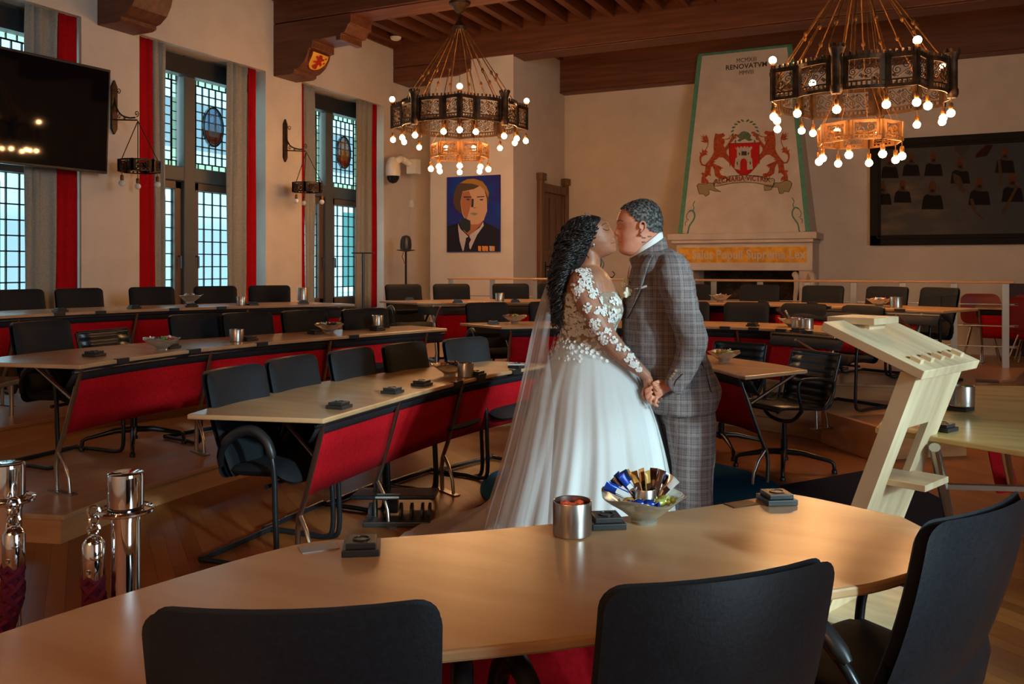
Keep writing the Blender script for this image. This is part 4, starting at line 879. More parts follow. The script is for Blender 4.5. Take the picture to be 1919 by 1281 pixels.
def bulb(par, p, hang=.10, on=True, up=False, r=.033):
    x, y, z = p; e_ = empty('lamp_socket_x', (x, y, z)); bpy.data.objects.remove(e_)
    s_ = -1 if not up else 1
    o = MB().tube([(x, y, z), (x, y, z+s_*hang*.45)], .004, 6).lathe([(.008, 0), (.017, .006), (.019, .02), (.017, .055), (.012, .06)] if not up else [(.019, 0), (.019, .03), (.015, .035)], 12, (x, y, z-hang*.45-.06 if not up else z)).build('lamp_holder', M['gilt'], par, smooth=50)
    zc = z-hang*.45-.06-.028 if not up else z+.06
    prof = [(.001, -r)]+[(r*math.cos(a_), r*math.sin(a_)) for a_ in [math.radians(-70+i*20) for i in range(8)]]+[(.013, r*1.25)] if not up else [(.013, -r*1.25)]+[(r*math.cos(a_), r*math.sin(a_)) for a_ in [math.radians(-70+i*20) for i in range(8)]]+[(.001, r)]
    b_ = MB().lathe(prof, 16, (0, 0, 0)).build('bulb', M['bulb'] if on else M['bulb_off'], o, smooth=80); b_.location = (x, y, zc)
    return o
def chandelier(loc, rz, zceil, label, R=.74):
    e = empty('ring_chandelier', loc, rz, label, 'chandelier', 'lit bronze chandeliers'); h = .28; z0 = -h/2
    lit = []
    for k in range(4):
        a = k*PI/2                       # V-shaped bay at this angle, towers half way between
        dw = math.radians(15)
        A = lambda t, r: (r*math.cos(t), r*math.sin(t))
        apex = A(a, R+.10); l_ = A(a-dw, R-.02); r_ = A(a+dw, R-.02)
        band(e, [l_, apex], h, z0, 1, M['iron'], name='bay_panel'); band(e, [apex, r_], h, z0, 1, M['iron'], name='bay_panel')
        t0, t1 = a+dw, a+PI/4-.05
        band(e, [A(t0+(t1-t0)*i/5, R-.02+.02*math.sin(PI*i/5)) for i in range(6)], h, z0, 2, M['iron'])
        t0, t1 = a+PI/4+.05, a+PI/2-dw
        band(e, [A(t0+(t1-t0)*i/5, R-.02+.02*math.sin(PI*i/5)) for i in range(6)], h, z0, 2, M['iron'])
        c = A(a+PI/4, R+.01)
        mb = MB().lathe([(.038, z0-.03), (.05, z0), (.05, z0+.04), (.043, z0+.05), (.043, h/2), (.058, h/2+.05), (.062, h/2+.07), (.05, h/2+.07)], 16, (c[0], c[1], 0))
        for i in range(8): aa = i*PI/4; mb.box((c[0]+.055*math.cos(aa), c[1]+.055*math.sin(aa), h/2+.085), (.02, .02, .03), aa)
        mb.build('corner_tower', M['iron'], e, smooth=40)
        for tt, rr, zz, up in ((a, R+.09, h/2+.02, True), (a, R+.08, z0, False), (a-dw, R-.02, z0, False), (a+dw, R-.02, z0, False), (a+PI/4, R+.0, z0-.02, False)):
            p = A(tt, rr); bulb(e, (p[0], p[1], zz), .11, True, up)
        for da in (-.62, -.26, .26, .62):
            p = Vector((*A(a+da, R-.03), h/2)); q = Vector((*A(a+da, .07), 1.10)); m_ = p.lerp(q, .38)
            mb = MB().tube([p, q], .0065, 6).lathe([(.004, -.03), (.018, -.012), (.018, .012), (.004, .03)], 8, tuple(m_)); mb.build('suspension_rod', M['gilt'], e, smooth=40)
    MB().lathe([(.03, 1.06), (.09, 1.08), (.10, 1.12), (.07, 1.15), (.03, 1.2), (.012, 1.24)], 20).build('top_crown', M['iron'], e, smooth=40)
    zc = zceil-loc[2]; mb = MB(); n = int((zc-1.3)/.045)
    for i in range(n):
        z = 1.24+i*.045; ax = (1, 0) if i % 2 else (0, 1)
        mb.tube([(ax[0]*.016*math.cos(t), ax[1]*.016*math.cos(t), z+.03*math.sin(t)+.02) for t in [2*PI*j/8 for j in range(9)]], .004, 5)
    mb.build('chain', M['blk_metal'], e, smooth=40)['kind'] = 'stuff'
    MB().lathe([(.02, zc-.16), (.06, zc-.13), (.08, zc-.08), (.13, zc-.05), (.14, zc), (.02, zc)], 24).build('ceiling_rose', M['iron'], e, smooth=40)
    # lower small crown
    r2 = .355; zl = -.50; hh = .17
    for k in range(8):
        a, b_ = k*PI/4, (k+1)*PI/4
        band(e, [(r2*math.cos(a), r2*math.sin(a)), (r2*math.cos(b_), r2*math.sin(b_))], hh, zl, 1, M['gilt'], False, name='lower_crown_panel')
        MB().box((r2*math.cos(a), r2*math.sin(a), zl+hh*.6), (.018, .055, hh*.75), a).build('lower_crown_plate', M['gilt'], e, smooth=0)
        MB().tube([(r2*.97*math.cos(a), r2*.97*math.sin(a), zl+hh), (.20*math.cos(a), .20*math.sin(a), z0+.1), (.06*math.cos(a), .06*math.sin(a), 1.08)], .0035, 5).build('lower_chain', M['gilt'], e)
        bulb(e, (r2*math.cos(a), r2*math.sin(a), zl), .10, True)
    return e
c1 = cl(862, 200, 10.7); chandelier((c1.x, c1.y, 3.26), PI/2+math.atan2(c1.y, c1.x)+PI/2, 4.71, 'lit ring chandelier on the left, above the blue portrait')
c2 = cl(1611, 160, 7.75); chandelier((c2.x, c2.y, 3.02), PI/2+math.atan2(c1.y, c1.x)+PI/2+math.radians(6), 4.71, 'lit ring chandelier on the right, above the big dark painting')
fill_chandelier = chandelier((-1.6, -1.6, 3.2), PI/2, 4.71, 'unseen ring chandelier added behind the camera to light the couple', 0.74)  # out of view, added as warm fill for the couple and near desk
# ================================================================ WALL LAMPS
def sconce(y, label):
    e = empty('wall_lamp', (-W, y, 2.86), 0, label, 'wall lamp', 'wall lamps with unlit bulbs on iron brackets')
    MB().add([(0, -.035, .06), (0, .035, .06), (0, .035, .52), (0, -.035, .52), (0, 0, 0), (0, 0, .59), (0, .05, .08), (0, -.05, .08), (0, .05, .5), (0, -.05, .5),
              (.03, -.035, .06), (.03, .035, .06), (.03, .035, .52), (.03, -.035, .52), (.03, 0, 0), (.03, 0, .59)], [(10, 11, 12, 13), (14, 11, 10), (13, 12, 15), (0, 10, 13, 3), (1, 2, 12, 11), (4, 0, 10, 14), (4, 14, 11, 1), (5, 3, 13, 15), (5, 15, 12, 2)]).build('back_plate', M['iron'], e, smooth=0)
    A = cat_rom([(.02, 0, .42), (.05, 0, .30), (.12, 0, .21), (.24, 0, .165), (.34, 0, .16)], 5)
    MB().tube(A, .009, 8).tube([(.02, 0, .16), (.37, 0, .13)], .008, 8).build('bracket_arm', M['iron'], e)
    mb = MB()
    for c, r, t, a0, d in (((.09, .46), .035, 1.3, PI, -1), ((.36, .20), .035, 1.3, -PI/2, 1), ((.10, .19), .03, 1.3, 0, 1), ((.18, .165), .02, 1.3, 0, 1), ((.06, .25), .025, 1.3, 0, 1)): mb.tube([(x, 0, z) for x, z in spiral(c, r, t, a0, d)], .005, 5)
    mb.build('scrollwork', M['iron'], e)
    R = .20; cz = -.43; cx = .40
    for k in range(6):
        a, b_ = k*PI/3, (k+1)*PI/3; band(e, [(cx+R*math.cos(a+(b_-a)*i/3), R*math.sin(a+(b_-a)*i/3)) for i in range(4)], .13, cz, 1, M['iron'], False, .008, 'crown_panel')
    for k in range(3):
        a = k*2*PI/3+.4; p = (cx+R*math.cos(a), R*math.sin(a), cz+.13)
        MB().tube([p, (.38, 0, .12)], .005, 6).build('chain', M['iron'], e)
    for k in range(3): a = k*2*PI/3+.4; bulb(e, (cx+R*math.cos(a), R*math.sin(a), cz), .10, False)
sconce(6.60, 'unlit wall lamp crown on an iron bracket right of the wall screen')
sconce(9.38, 'unlit wall lamp crown on an iron bracket left of the window near the corner')
# ================================================================ WALL SCREEN, DOME CAMERA, SMALL WALL THINGS
e = empty('wall_screen', (-7.85, 5.2, 2.9), 0, 'large black wall screen at the upper left, reflecting the chandelier bulbs', 'screen')
MT = Matrix.Translation((-7.80, 5.28, 2.93)) @ Matrix.Rotation(math.radians(-4), 4, 'Z') @ Matrix.Rotation(math.radians(3), 4, 'Y')
MB().box(None, (.07, 2.05, 1.08), M=MT).build('housing', M['blk_plastic'], e, world=True, smooth=0, bevel=.006)
MB().box(None, (.004, 2.01, 1.03), M=MT @ Matrix.Translation((.037, 0, 0))).build('screen_panel', mat('screen_glass', (.004, .004, .005), .035), e, world=True, smooth=0)
MB().b2((-8.0, 6.22, 2.7), (-7.84, 6.28, 3.1)).build('wall_bracket', M['blk_metal'], e, world=True, smooth=0)
p = atY(746, 310, 11.9); white = mat('white_plastic', (.75, .74, .70), .35)
e = empty('dome_camera', tuple(atY(775, 312, 12.1)), 0, 'white dome security camera on a curved arm beside the left chandelier', 'camera')
q = atY(775, 310, 12.05); dm = atY(737, 318, 11.6)
MB().b2((q.x-.09, 11.98, q.z-.14), (q.x+.09, 12.14, q.z+.10)).build('mount_box', white, e, world=True, smooth=0, bevel=.01)
MB().tube(cat_rom([(q.x-.03, 12.0, q.z+.02), (q.x-.12, 11.85, q.z+.11), (dm.x+.10, 11.65, dm.z+.17), (dm.x, 11.6, dm.z+.12)], 5), .055, 14).build('arm', white, e, world=True)
MB().lathe([(.05, .20), (.09, .15), (.115, .06), (.12, -.05), (.115, -.10)], 24, tuple(dm)).build('housing', white, e, world=True)
MB().lathe([(.10, -.10), (.095, -.15), (.06, -.20), (.01, -.22)], 24, tuple(dm)).build('camera_dome', mat('dome_glass', (.01, .01, .012), .05), e, world=True)
p = atY(772, 382, 12.60); tag(MB().b2((p.x-.045, 12.57, p.z-.06), (p.x+.045, 12.615, p.z+.06)).build('wall_switch', white, smooth=0, bevel=.004, loc=p), 'small white wall unit below the white dome camera', 'wall switch')
p = at(742, 72, 5.05); tag(MB().lathe([(.09, .02), (.08, -.01), (.05, -.03), (.001, -.035)], 20, tuple(p)).build('ceiling_detector', white, loc=p), 'round white detector on the joists above the corner window', 'detector')
e = empty('camera_stand', (-7.35, 11.45, .15), 0, 'black camera head on a thin pole standing in the corner left of the portrait', 'camera')
o = MB().lathe([(.16, 0), (.16, .012), (.02, .02)], 20).tube([(0, 0, 0), (0, 0, 1.52)], .017, 8).build('pole', M['blk_metal'], e)
MB().lathe([(.01, 1.50), (.14, 1.52), (.145, 1.53), (.02, 1.54)], 24).build('brim', M['blk_plastic'], e)
MB().lathe([(.085, 1.54), (.09, 1.60), (.085, 1.68), (.06, 1.74), (.01, 1.76)], 20).build('camera_head', M['blk_plastic'], e)
MB().tube([(-.03, -.02, 1.50), (-.05, -.03, 1.42), (-.02, -.03, 1.36), (0, -.02, 1.30)], .006, 6).build('cable', mat('red_cable', (.3, .02, .02), .5), e)
def tstand(loc, top, wd, label):
    e = empty('slim_black_stand', loc, TH, label, 'stand', 'slim black T-shaped stands')
    MB().lathe([(.12, 0), (.12, .01), (.015, .02)], 16).build('base', M['blk_metal'], e)
    MB().tube([(0, 0, .01), (0, 0, top)], .016, 8).build('pole', M['blk_metal'], e)
    MB().bar((-wd/2, 0, top), (wd/2, 0, top), .05, .014).build('top_plate', M['blk_metal'], e, smooth=0)
tstand((-5.95, 8.35, .30), 1.28, .26, 'slim black T-shaped stand in front of the window near the corner')
p = cl(1762, 555, 8.3); tstand((p.x, p.y, .30), .84, .30, 'slim black T-shaped stand before the right end of the rearmost desk')
# far desk and red chairs behind the railing
fd = desk('beech desk with a red front far behind the railing at the right edge', G1, [(.55, 12.75), (1.5, 12.55), (2.6, 12.4)], [(.6, 13.5), (1.6, 13.3), (2.7, 13.15)], .15, (.02, .28, .8))
def red_chair(x, y, rz, label):
    e = empty('red_shell_chair', (x, y, .15), rz, label, 'chair', 'red shell chairs behind the railing')
    MB().pillow(.50, .42, .10, .02, lambda a_, z, q: (a_*(1-.1*abs(z)), -.20-.12*(z+.21)+.12*a_*a_/.06*.3+q, .68+z), n=6, rings=4).build('backrest', mat('red_shell', (.22, .006, .006), .45) if 'red_shell' not in bpy.data.materials else bpy.data.materials['red_shell'], e, smooth=60)
    MB().pillow(.46, .42, .10, .02, lambda a_, z, q: (a_, .02+z, .45+.4*a_*a_+q), n=6, rings=4).build('seat', bpy.data.materials['red_shell'], e, smooth=60)
    for sx in (-1, 1):
        for sy in (-1, 1): MB().tube([(sx*.12, sy*.1, .44), (sx*.22, sy*.22, .0)], .010, 8).build('leg', M['chrome'], e)
red_chair(.66, 13.55, PI, 'red shell chair half hidden by the rightmost rear chair back'); red_chair(1.30, 13.50, PI, 'red shell chair seen between the last railing posts')
red_chair(1.15, 12.2, PI*1.15, 'red shell chair standing before the far desk behind the railing')
# ================================================================ RUG, LECTERN, STANCHIONS
navy = noisy(mat('navy_carpet', (.006, .010, .028), .95, spec=.1), (.005, .008, .022), (.010, .015, .036), (1, 1, 1), 2, .3, nscale=160)
teal = noisy(mat('teal_carpet', (.0, .06, .14), .95, spec=.1), (.002, .050, .115), (.004, .075, .16), (1, 1, 1), 2, .3, nscale=160)
tag(MB().prism([(-.95, 5.67), (-.30, 6.62), (.12, 5.8), (.05, 4.5), (-.6, 3.0), (-1.9, 3.0), (-2.42, 3.7), (-2.40, 4.74), (-1.7, 5.2)], .001, .010).build('carpet_runner', navy, loc=(-1, 4.6, 0), smooth=0), 'navy carpet panel on the parquet, reaching from the couple to the lectern', 'carpet')
tag(MB().prism([(-1.72+.96*math.cos(a), 5.32+.96*math.sin(a)) for a in [2*PI*i/64 for i in range(64)]], .011, .018).build('round_carpet', teal, loc=(-1.72, 5.32, 0), smooth=0), 'round teal carpet under the couple, its curved edge beside the groom', 'carpet')
def rf(r, f, z=0): return Vector((r*CT-f*ST, r*ST+f*CT, z))
le = empty('lectern', tuple(rf(1.49, 3.12, 0)), math.radians(42.2)+TH, 'pale wooden lectern with slanted reading board, raised top block and small foot shelf', 'lectern')
wL, tB = .53, .036
zlo, zhi, dL = 1.05, 1.21, .39
nrm = Vector((0, -(zhi-zlo), dL)).normalized()
def brd(x, y, t): return Vector((x, y, zlo+(zhi-zlo)*y/dL))+nrm*t
MB().add([brd(x, y, t) for t in (-tB, 0) for x, y in ((0, 0), (wL, 0), (wL, dL), (0, dL))], [(3, 2, 1, 0), (4, 5, 6, 7), (0, 1, 5, 4), (1, 2, 6, 5), (2, 3, 7, 6), (3, 0, 4, 7)]).build('reading_board', M['lect'], le, smooth=0, bevel=.0025)
for i in range(5):
    x = .075+i*.095; u = Vector((1, 0, 0)); v = (brd(0, 1, 0)-brd(0, 0, 0)).normalized(); c = brd(x, .062, .007)
    m = Matrix(((u.x, v.x, nrm.x, c.x), (u.y, v.y, nrm.y, c.y), (u.z, v.z, nrm.z, c.z), (0, 0, 0, 1)))
    MB().box(None, (.030, .042, .018), M=m).build('page_stop', M['lect'], le, smooth=0, bevel=.002)
MB().b2((.16, .26, 1.195), (.38, .46, 1.222)).build('top_block', M['lect'], le, smooth=0, bevel=.0025)
MB().b2((.20, .30, 1.155), (.34, .37, 1.20)).build('block_support', M['lect'], le, smooth=0)
yb0, yt0, zt0 = .415, .044, 1.035
def stem(x, z, t=0): k = z/zt0; return Vector((x, yb0+(yt0-yb0)*k+t, z))
def plank(xa, xb, za, zb, t0, t1): return [stem(x, z, t) for t in (t0, t1) for x, z in ((xa, za), (xb, za), (xb, zb), (xa, zb))]
cubef = [(0, 1, 2, 3), (7, 6, 5, 4), (0, 4, 5, 1), (1, 5, 6, 2), (2, 6, 7, 3), (3, 7, 4, 0)]
mb = MB()
for xa, xb, za, zb in ((.05, .15, .0, 1.03), (.34, .485, .0, 1.03), (.15, .34, .81, 1.03), (.15, .34, .0, .58)): mb.add(plank(xa, xb, za, zb, 0, .028), cubef)
mb.build('front_board', M['lect'], le, smooth=0)
for xa in (.05, .457): MB().add(plank(xa, xa+.028, .0, 1.035, .028, .065), cubef).build('side_board', M['lect'], le, smooth=0)
MB().b2((.15, .06, .575), (.37, .30, .60)).build('foot_shelf', M['lect'], le, smooth=0, bevel=.002)
MB().b2((-.02, .05, .018), (.56, .66, .045)).build('base_plate', M['lect'], le, smooth=0, bevel=.003)
# wooden step end behind the lectern
bx = empty('step_end_box', tuple(at(1648, 868, 0)), math.radians(38), 'low beech box closing the end of the platform step behind the lectern', 'step')
MB().b2((0, 0, 0), (.04, .75, .26)).build('side_panel', M['step'], bx, smooth=0, bevel=.004); MB().b2((.04, .08, 0), (.80, .75, .21)).build('box_body', M['step'], bx, smooth=0, bevel=.004)
def stanchion(px, py, label, ropes, rl):
    z = .95; p = at(px, py, z); e = empty('rope_stanchion', (p.x, p.y, 0), TH, label, 'stanchion', 'chrome rope stanchions')
    MB().lathe([(.15, 0), (.155, .012), (.06, .03), (.032, .045)], 32).build('base', M['chrome'], e, smooth=40)
    MB().lathe([(.032, .04), (.032, .845)], 32).build('post', M['chrome'], e, smooth=40)
    MB().lathe([(.034, .84), (.034, .855), (.040, .858), (.040, .872), (.0405, .94), (.039, .948), (.034, .95), (.001, .949)], 32).build('cap', M['chrome'], e, smooth=30)
    MB().tube([(.058*math.cos(a), .058*math.sin(a), .862) for a in [2*PI*i/32 for i in range(33)]], .006, 8).build('ring', M['chrome'], e)
    return e
rope = mat('burgundy_rope', (.085, .006, .016), .85, spec=.15)
def hang_rope(st_, ofs, P, label):
    base = st_.location; e = empty('barrier_rope', tuple(base+Vector((*rf(*ofs).xy, .80))), TH, label, 'rope', 'burgundy barrier ropes')
    mb = MB()
    for k in range(3): mb.tube([(.012*math.cos(t)*(1 if k != 1 else .3), .012*math.cos(t)*(0.3 if k != 1 else 1), .065-k*.020+.014*math.sin(t)) for t in [2*PI*i/10 for i in range(11)]], .0035, 6)
    mb.build('hook_chain', M['chrome'], e)
    MB().lathe([(.006, .012), (.016, .006), (.025, -.005), (.0255, -.085), (.023, -.088)], 24).lathe([(.004, -.07), (.007, -.068), (.007, -.062), (.004, -.06)], 10, (.0, -.0235, 0)).build('end_cap', M['chrome'], e, smooth=40)
    Q = cat_rom(P, 24); mb = MB()
    # braided surface: strands winding both ways round the path
    n = len(Q); mb.tube(Q, .0205, 12)
    for s_ in (1, -1):
        for k in range(4):
            pts = []; N = None; L = 0
            for i in range(n):
                if i: L += (Q[i]-Q[i-1]).length
                t = (Q[min(i+1, n-1)]-Q[max(i-1, 0)]).normalized(); A = t.cross(Vector((0, 1, .01))).normalized(); B = t.cross(A)
                a = s_*L/.035*PI*.5+k*PI/2; pts.append(Q[i]+(A*math.cos(a)+B*math.sin(a))*(.0205+.002*math.sin(L/.035*PI*s_+k)))
            mb.tube(pts, .0075, 5)
    mb.build('braided_rope', rope, e, smooth=70)
s1 = stanchion(236, 884, 'chrome rope stanchion left of the foreground desk, fully capped and nearest the picture centre', None, 0)
s2 = stanchion(14, 867, 'chrome rope stanchion cut by the left picture edge', None, 0)
hang_rope(s1, (-.060, -.03), [(0, 0, -.08), (0, 0, -.3), (-.01, .0, -.55), (-.05, -.02, -.74), (-.12, -.03, -.79)], 'burgundy braided rope hanging straight down from the stanchion nearer the centre')
hang_rope(s2, (.045, -.05), [(0, 0, -.08), (-.01, 0, -.18), (-.05, -.01, -.30), (-.11, -.02, -.42), (-.20, -.03, -.52), (-.34, -.04, -.60), (-.5, -.05, -.63)], 'burgundy braided rope sloping down to the left from the stanchion at the picture edge')
# ================================================================ THINGS ON THE DESKS
def socket(x, y, z, rz, label, group, s=1.0, proto={}):
    if 'p' not in proto:
        e = empty('desk_socket_box', (0, 0, 0)); proto['p'] = e
        MB().b2((-.045, -.045, 0), (.045, .045, .016)).build('base', M['blk_plastic'], e, smooth=0, bevel=.002)
        MB().rings([[(-.036, -.036, .016), (.036, -.036, .016), (.036, .036, .016), (-.036, .036, .016)], [(-.036, -.036, .030), (.036, -.036, .030), (.036, .036, .030), (-.036, .036, .030)]]).build('cover', M['blk_plastic'], e, smooth=0, bevel=.002)
        MB().lathe([(.021, .0305), (.021, .033), (.018, .033), (.017, .0285), (.001, .0285)], 24).build('socket_ring', M['leather'], e, smooth=30)
        o = e
    else: o = copy_tree(proto['p'])
    o.location = (x, y, z); o.rotation_euler = (0, 0, rz); o.scale = (s, s, s); tag(o, label, 'socket box', group); return o
def cup(x, y, z, label, group=None, r=.050, h=.088, inner=None):
    e = empty('steel_cup', (x, y, z), 0, label, 'cup', group)
    MB().lathe([(r-.004, 0), (r, .004), (r, h-.002), (r-.001, h), (r-.003, h-.001), (r-.004, .01), (.001, .008)], 32, cap=False).build('cup_wall', M['steel'], e, smooth=40)
    if inner: 
        o = MB()
        for k in range(14): a = k*2.4; rr = (r-.018)*math.sqrt((k+.5)/14); o.lathe([(.001, -.012), (.012, -.006), (.013, .004), (.001, .010)], 8, (rr*math.cos(a), rr*math.sin(a), h-.018+.004*math.sin(k*3)))
        o = o.build('sweets', noisy(mat('red_sweets_'+str(len(bpy.data.materials)), inner, .4), inner, tuple(min(1, c*2.2+.05) for c in inner), (1, 1, 1), 2, nscale=60), e); o['kind'] = 'stuff'
    return e
wcols = {'blue': (.01, .04, .30), 'gold': (.45, .25, .06), 'brown': (.06, .02, .012), 'white': (.75, .75, .75), 'red': (.45, .02, .02), 'lime': (.40, .42, .10), 'navy': (.01, .015, .06), 'green': (.15, .35, .06), 'copper': (.45, .17, .05)}
WM = {k: mat('wrapper_'+k, v, .25, .35) for k, v in wcols.items()}
SW = {}
def sweet(kind, col, p, rot, label, group):
    key = kind+col
    if key not in SW:
        e = empty('sugar_stick' if kind == 's' else 'wrapped_sweet', (0, 0, 0))
        if kind == 's':
            L = .105; mb = MB(); R = []
            for t, wd, th in ((-.5, .011, .0006), (-.44, .011, .0012), (-.38, .010, .004), (0, .0095, .005), (.38, .010, .004), (.44, .011, .0012), (.5, .011, .0006)): R.append([(wd*math.cos(a), th*math.sin(a), t*L) for a in [2*PI*i/12 for i in range(12)]])
            mb.rings(R).build('sachet', WM[col], e, smooth=50); MB().b2((-.007, -.0058, -.02), (.007, -.0050, .02)).build('printed_panel', WM['white' if col in ('blue', 'navy') else 'brown'], e, smooth=0)
        else:
            MB().lathe([(.001, -.03), (.010, -.026), (.003, -.017), (.011, -.009), (.012, 0), (.011, .009), (.003, .017), (.010, .026), (.001, .03)], 10).build('wrapper', WM[col], e, smooth=50)
        SW[key] = e; o = e
    else: o = copy_tree(SW[key])
    o.location = p; o.rotation_euler = rot; tag(o, label, 'sweets' if kind != 's' else 'sugar stick', group); return o
def bowl(x, y, z, label, gname, fill, s=1.0, square=False, rz=0):
    e = empty('glass_bowl', (x, y, z), rz, label, 'bowl', None); n = 40; R = []
    def rr(a): return 1+.07*math.cos(4*a)**2*(1 if square else .5)
    for r, zz in ((.034, 0), (.036, .008), (.030, .010), (.034, .014), (.065, .038), (.095, .062), (.112, .075), (.113, .077), (.110, .077), (.092, .064), (.062, .041), (.030, .018), (.002, .016)):
        R.append([(s*r*rr(2*PI*i/n)*math.cos(2*PI*i/n), s*r*rr(2*PI*i/n)*math.sin(2*PI*i/n), s*zz+(.006*s*math.cos(4*2*PI*i/n) if zz > .06 else 0)) for i in range(n)])
    MB().rings(R).build('bowl_wall', M['bowl'], e, smooth=60)
    return e
bm = mat('frosted_glass', (.80, .74, .60), .12); bm.node_tree.nodes['Principled BSDF'].inputs['Transmission Weight'].default_value = .75; bm.node_tree.nodes['Principled BSDF'].inputs['IOR'].default_value = 1.3
M['bowl'] = bm
gS = 'black socket boxes on the desks'
ang = lambda D, p: math.atan2(*(lambda d: (d.y, d.x))((D['front'][min(range(1, len(D['front'])-1), key=lambda i: (D['front'][i].xy-p.xy).length)+1]-D['front'][min(range(1, len(D['front'])-1), key=lambda i: (D['front'][i].xy-p.xy).length)-1])))
for D, zz, items in ((NR, .74, [(678, 1032, 'black socket box on the foreground desk, left of the steel cup'), (1136, 984, 'black socket box on the foreground desk, between steel cup and bowl'), (1456, 940, 'black socket box at the far corner of the foreground desk')]),
    (A_L, .74, [(636, 764, 'black socket box nearest the corner of the left foreground desk'), (736, 736, 'second black socket box from the near corner of the left foreground desk'), (791, 722, 'third black socket box from the near corner of the left foreground desk'), (893, 704, 'black socket box right behind the steel cup of the left foreground desk'), (970, 689, 'black socket box with a pen on it at the veil')]),
    (B_L, .89, [(177, 667, 'black socket box nearest the corner of the middle left desk'), (320, 652, 'black socket box in front of the bowl on the middle left desk'), (467, 638, 'black socket box right of the steel cup on the middle left desk'), (592, 625, 'black socket box left of the far bowl on the middle left desk'), (708, 619, 'black socket box under the far cup of the middle left desk')]),
    (C_L, 1.04, [(113, 582, 'black socket box near the left end of the window desk'), (252, 577, 'black socket box second along the window desk'), (360, 573, 'black socket box under the bowl of blue sweets on the window desk'), (474, 569.5, 'black socket box right of the small cup on the window desk'), (569, 567, 'black socket box under the tall cup of the window desk')]),
    (C_B, 1.04, [(768, 562, 'black socket box at the left tip of the rearmost desk'), (858, 562, 'black socket box on the rearmost desk below the portrait'), (966, 561.5, 'black socket box right of the cup on the rearmost desk'), (1430, 563.5, 'black socket box on the rearmost desk in front of the fireplace'), (1522, 566, 'black socket box on the rearmost desk below the fireplace pillar')]),
    (B_B, .89, [(925, 607, 'black socket box at the pointed left end of the middle desk'), (1411, 609, 'black socket box on the middle desk right of the groom'), (1496, 615, 'black socket box under the cups near the lectern')]),
    (RD, .74, [(1800, 768, 'black socket box under the steel cup on the pale desk'), (1766, 806, 'black socket box at the corner of the pale desk behind the lectern')])):
    for px, py, lb in items:
        p = at(px, py, zz+.001)
        if D is C_L or D is C_B or D is B_B:      # keep on the top despite the flat view angle
            fr = D['front']; i = min(range(1, len(fr)-1), key=lambda i: abs((lambda q: 960+1620*((q.x*CT+q.y*ST)/(q.y*CT-q.x*ST)))(fr[i])-px)); t_ = (fr[i+1]-fr[i-1]).normalized(); n_ = Vector((-t_.y, t_.x, 0)); n_ = n_ if n_.dot(sum(D['back'], Vector())/len(D['back'])-fr[i]) > 0 else -n_
            hit, tt = line_hit(px, [tuple((q+n_*.16).xy) for q in fr]); p = Vector((hit.x, hit.y, zz+.001)) if hit else p
        socket(p.x, p.y, p.z, (TH+.12) if D is NR else ang(D, p), lb, gS, 1.0 if D is NR else 1.05)
def ontop(D, px, off, zz):
    fr = D['front']; c = sum(D['back'], Vector())/len(D['back']); s = [polyoff([tuple(q.xy) for q in fr], off), polyoff([tuple(q.xy) for q in fr], -off)]
    P = min(s, key=lambda P: (Vector(P[len(P)//2])-c.xy).length); hit, _ = line_hit(px, P); return Vector((hit.x, hit.y, zz))
def cupat(D, px, off, zz, lb, **k): p = ontop(D, px, off, zz); return cup(p.x, p.y, zz, lb, 'steel cups on the desks', **k)
p = at(1073, 1001, .74); cup(p.x, p.y, .74, 'brushed steel cup with red sweets on the foreground desk', 'steel cups on the desks', inner=(.50, .05, .01))
p = at(873, 706, .74); cup(p.x, p.y, .74, 'steel cup beside the bowl on the left foreground desk', 'steel cups on the desks')
cupat(B_L, 444, .22, .89, 'steel cup in the middle of the middle left desk'); cupat(B_L, 708, .30, .925, 'steel cup near the far end of the middle left desk')
cupat(C_L, 453, .2, 1.04, 'small steel cup on the window desk beside a socket box'); cupat(C_L, 568, .26, 1.075, 'tall steel cup standing near the end of the window desk', r=.055, h=.13)
cupat(C_B, 937, .2, 1.04, 'steel cup on the rearmost desk below the portrait'); cupat(C_B, 1680, .25, 1.04, 'steel cup on the rearmost desk right of the bowl with a red wrapper', r=.055, h=.10)
cupat(B_B, 1495, .28, .89, 'left one of two steel cups near the lectern'); cupat(B_B, 1514, .2, .89, 'right one of two steel cups near the lectern')
p = at(1803, 760, .775); cup(p.x, p.y, .775, 'steel cup on the pale desk at the right edge', 'steel cups on the desks', r=.055, h=.095, inner=(.10, .28, .05))
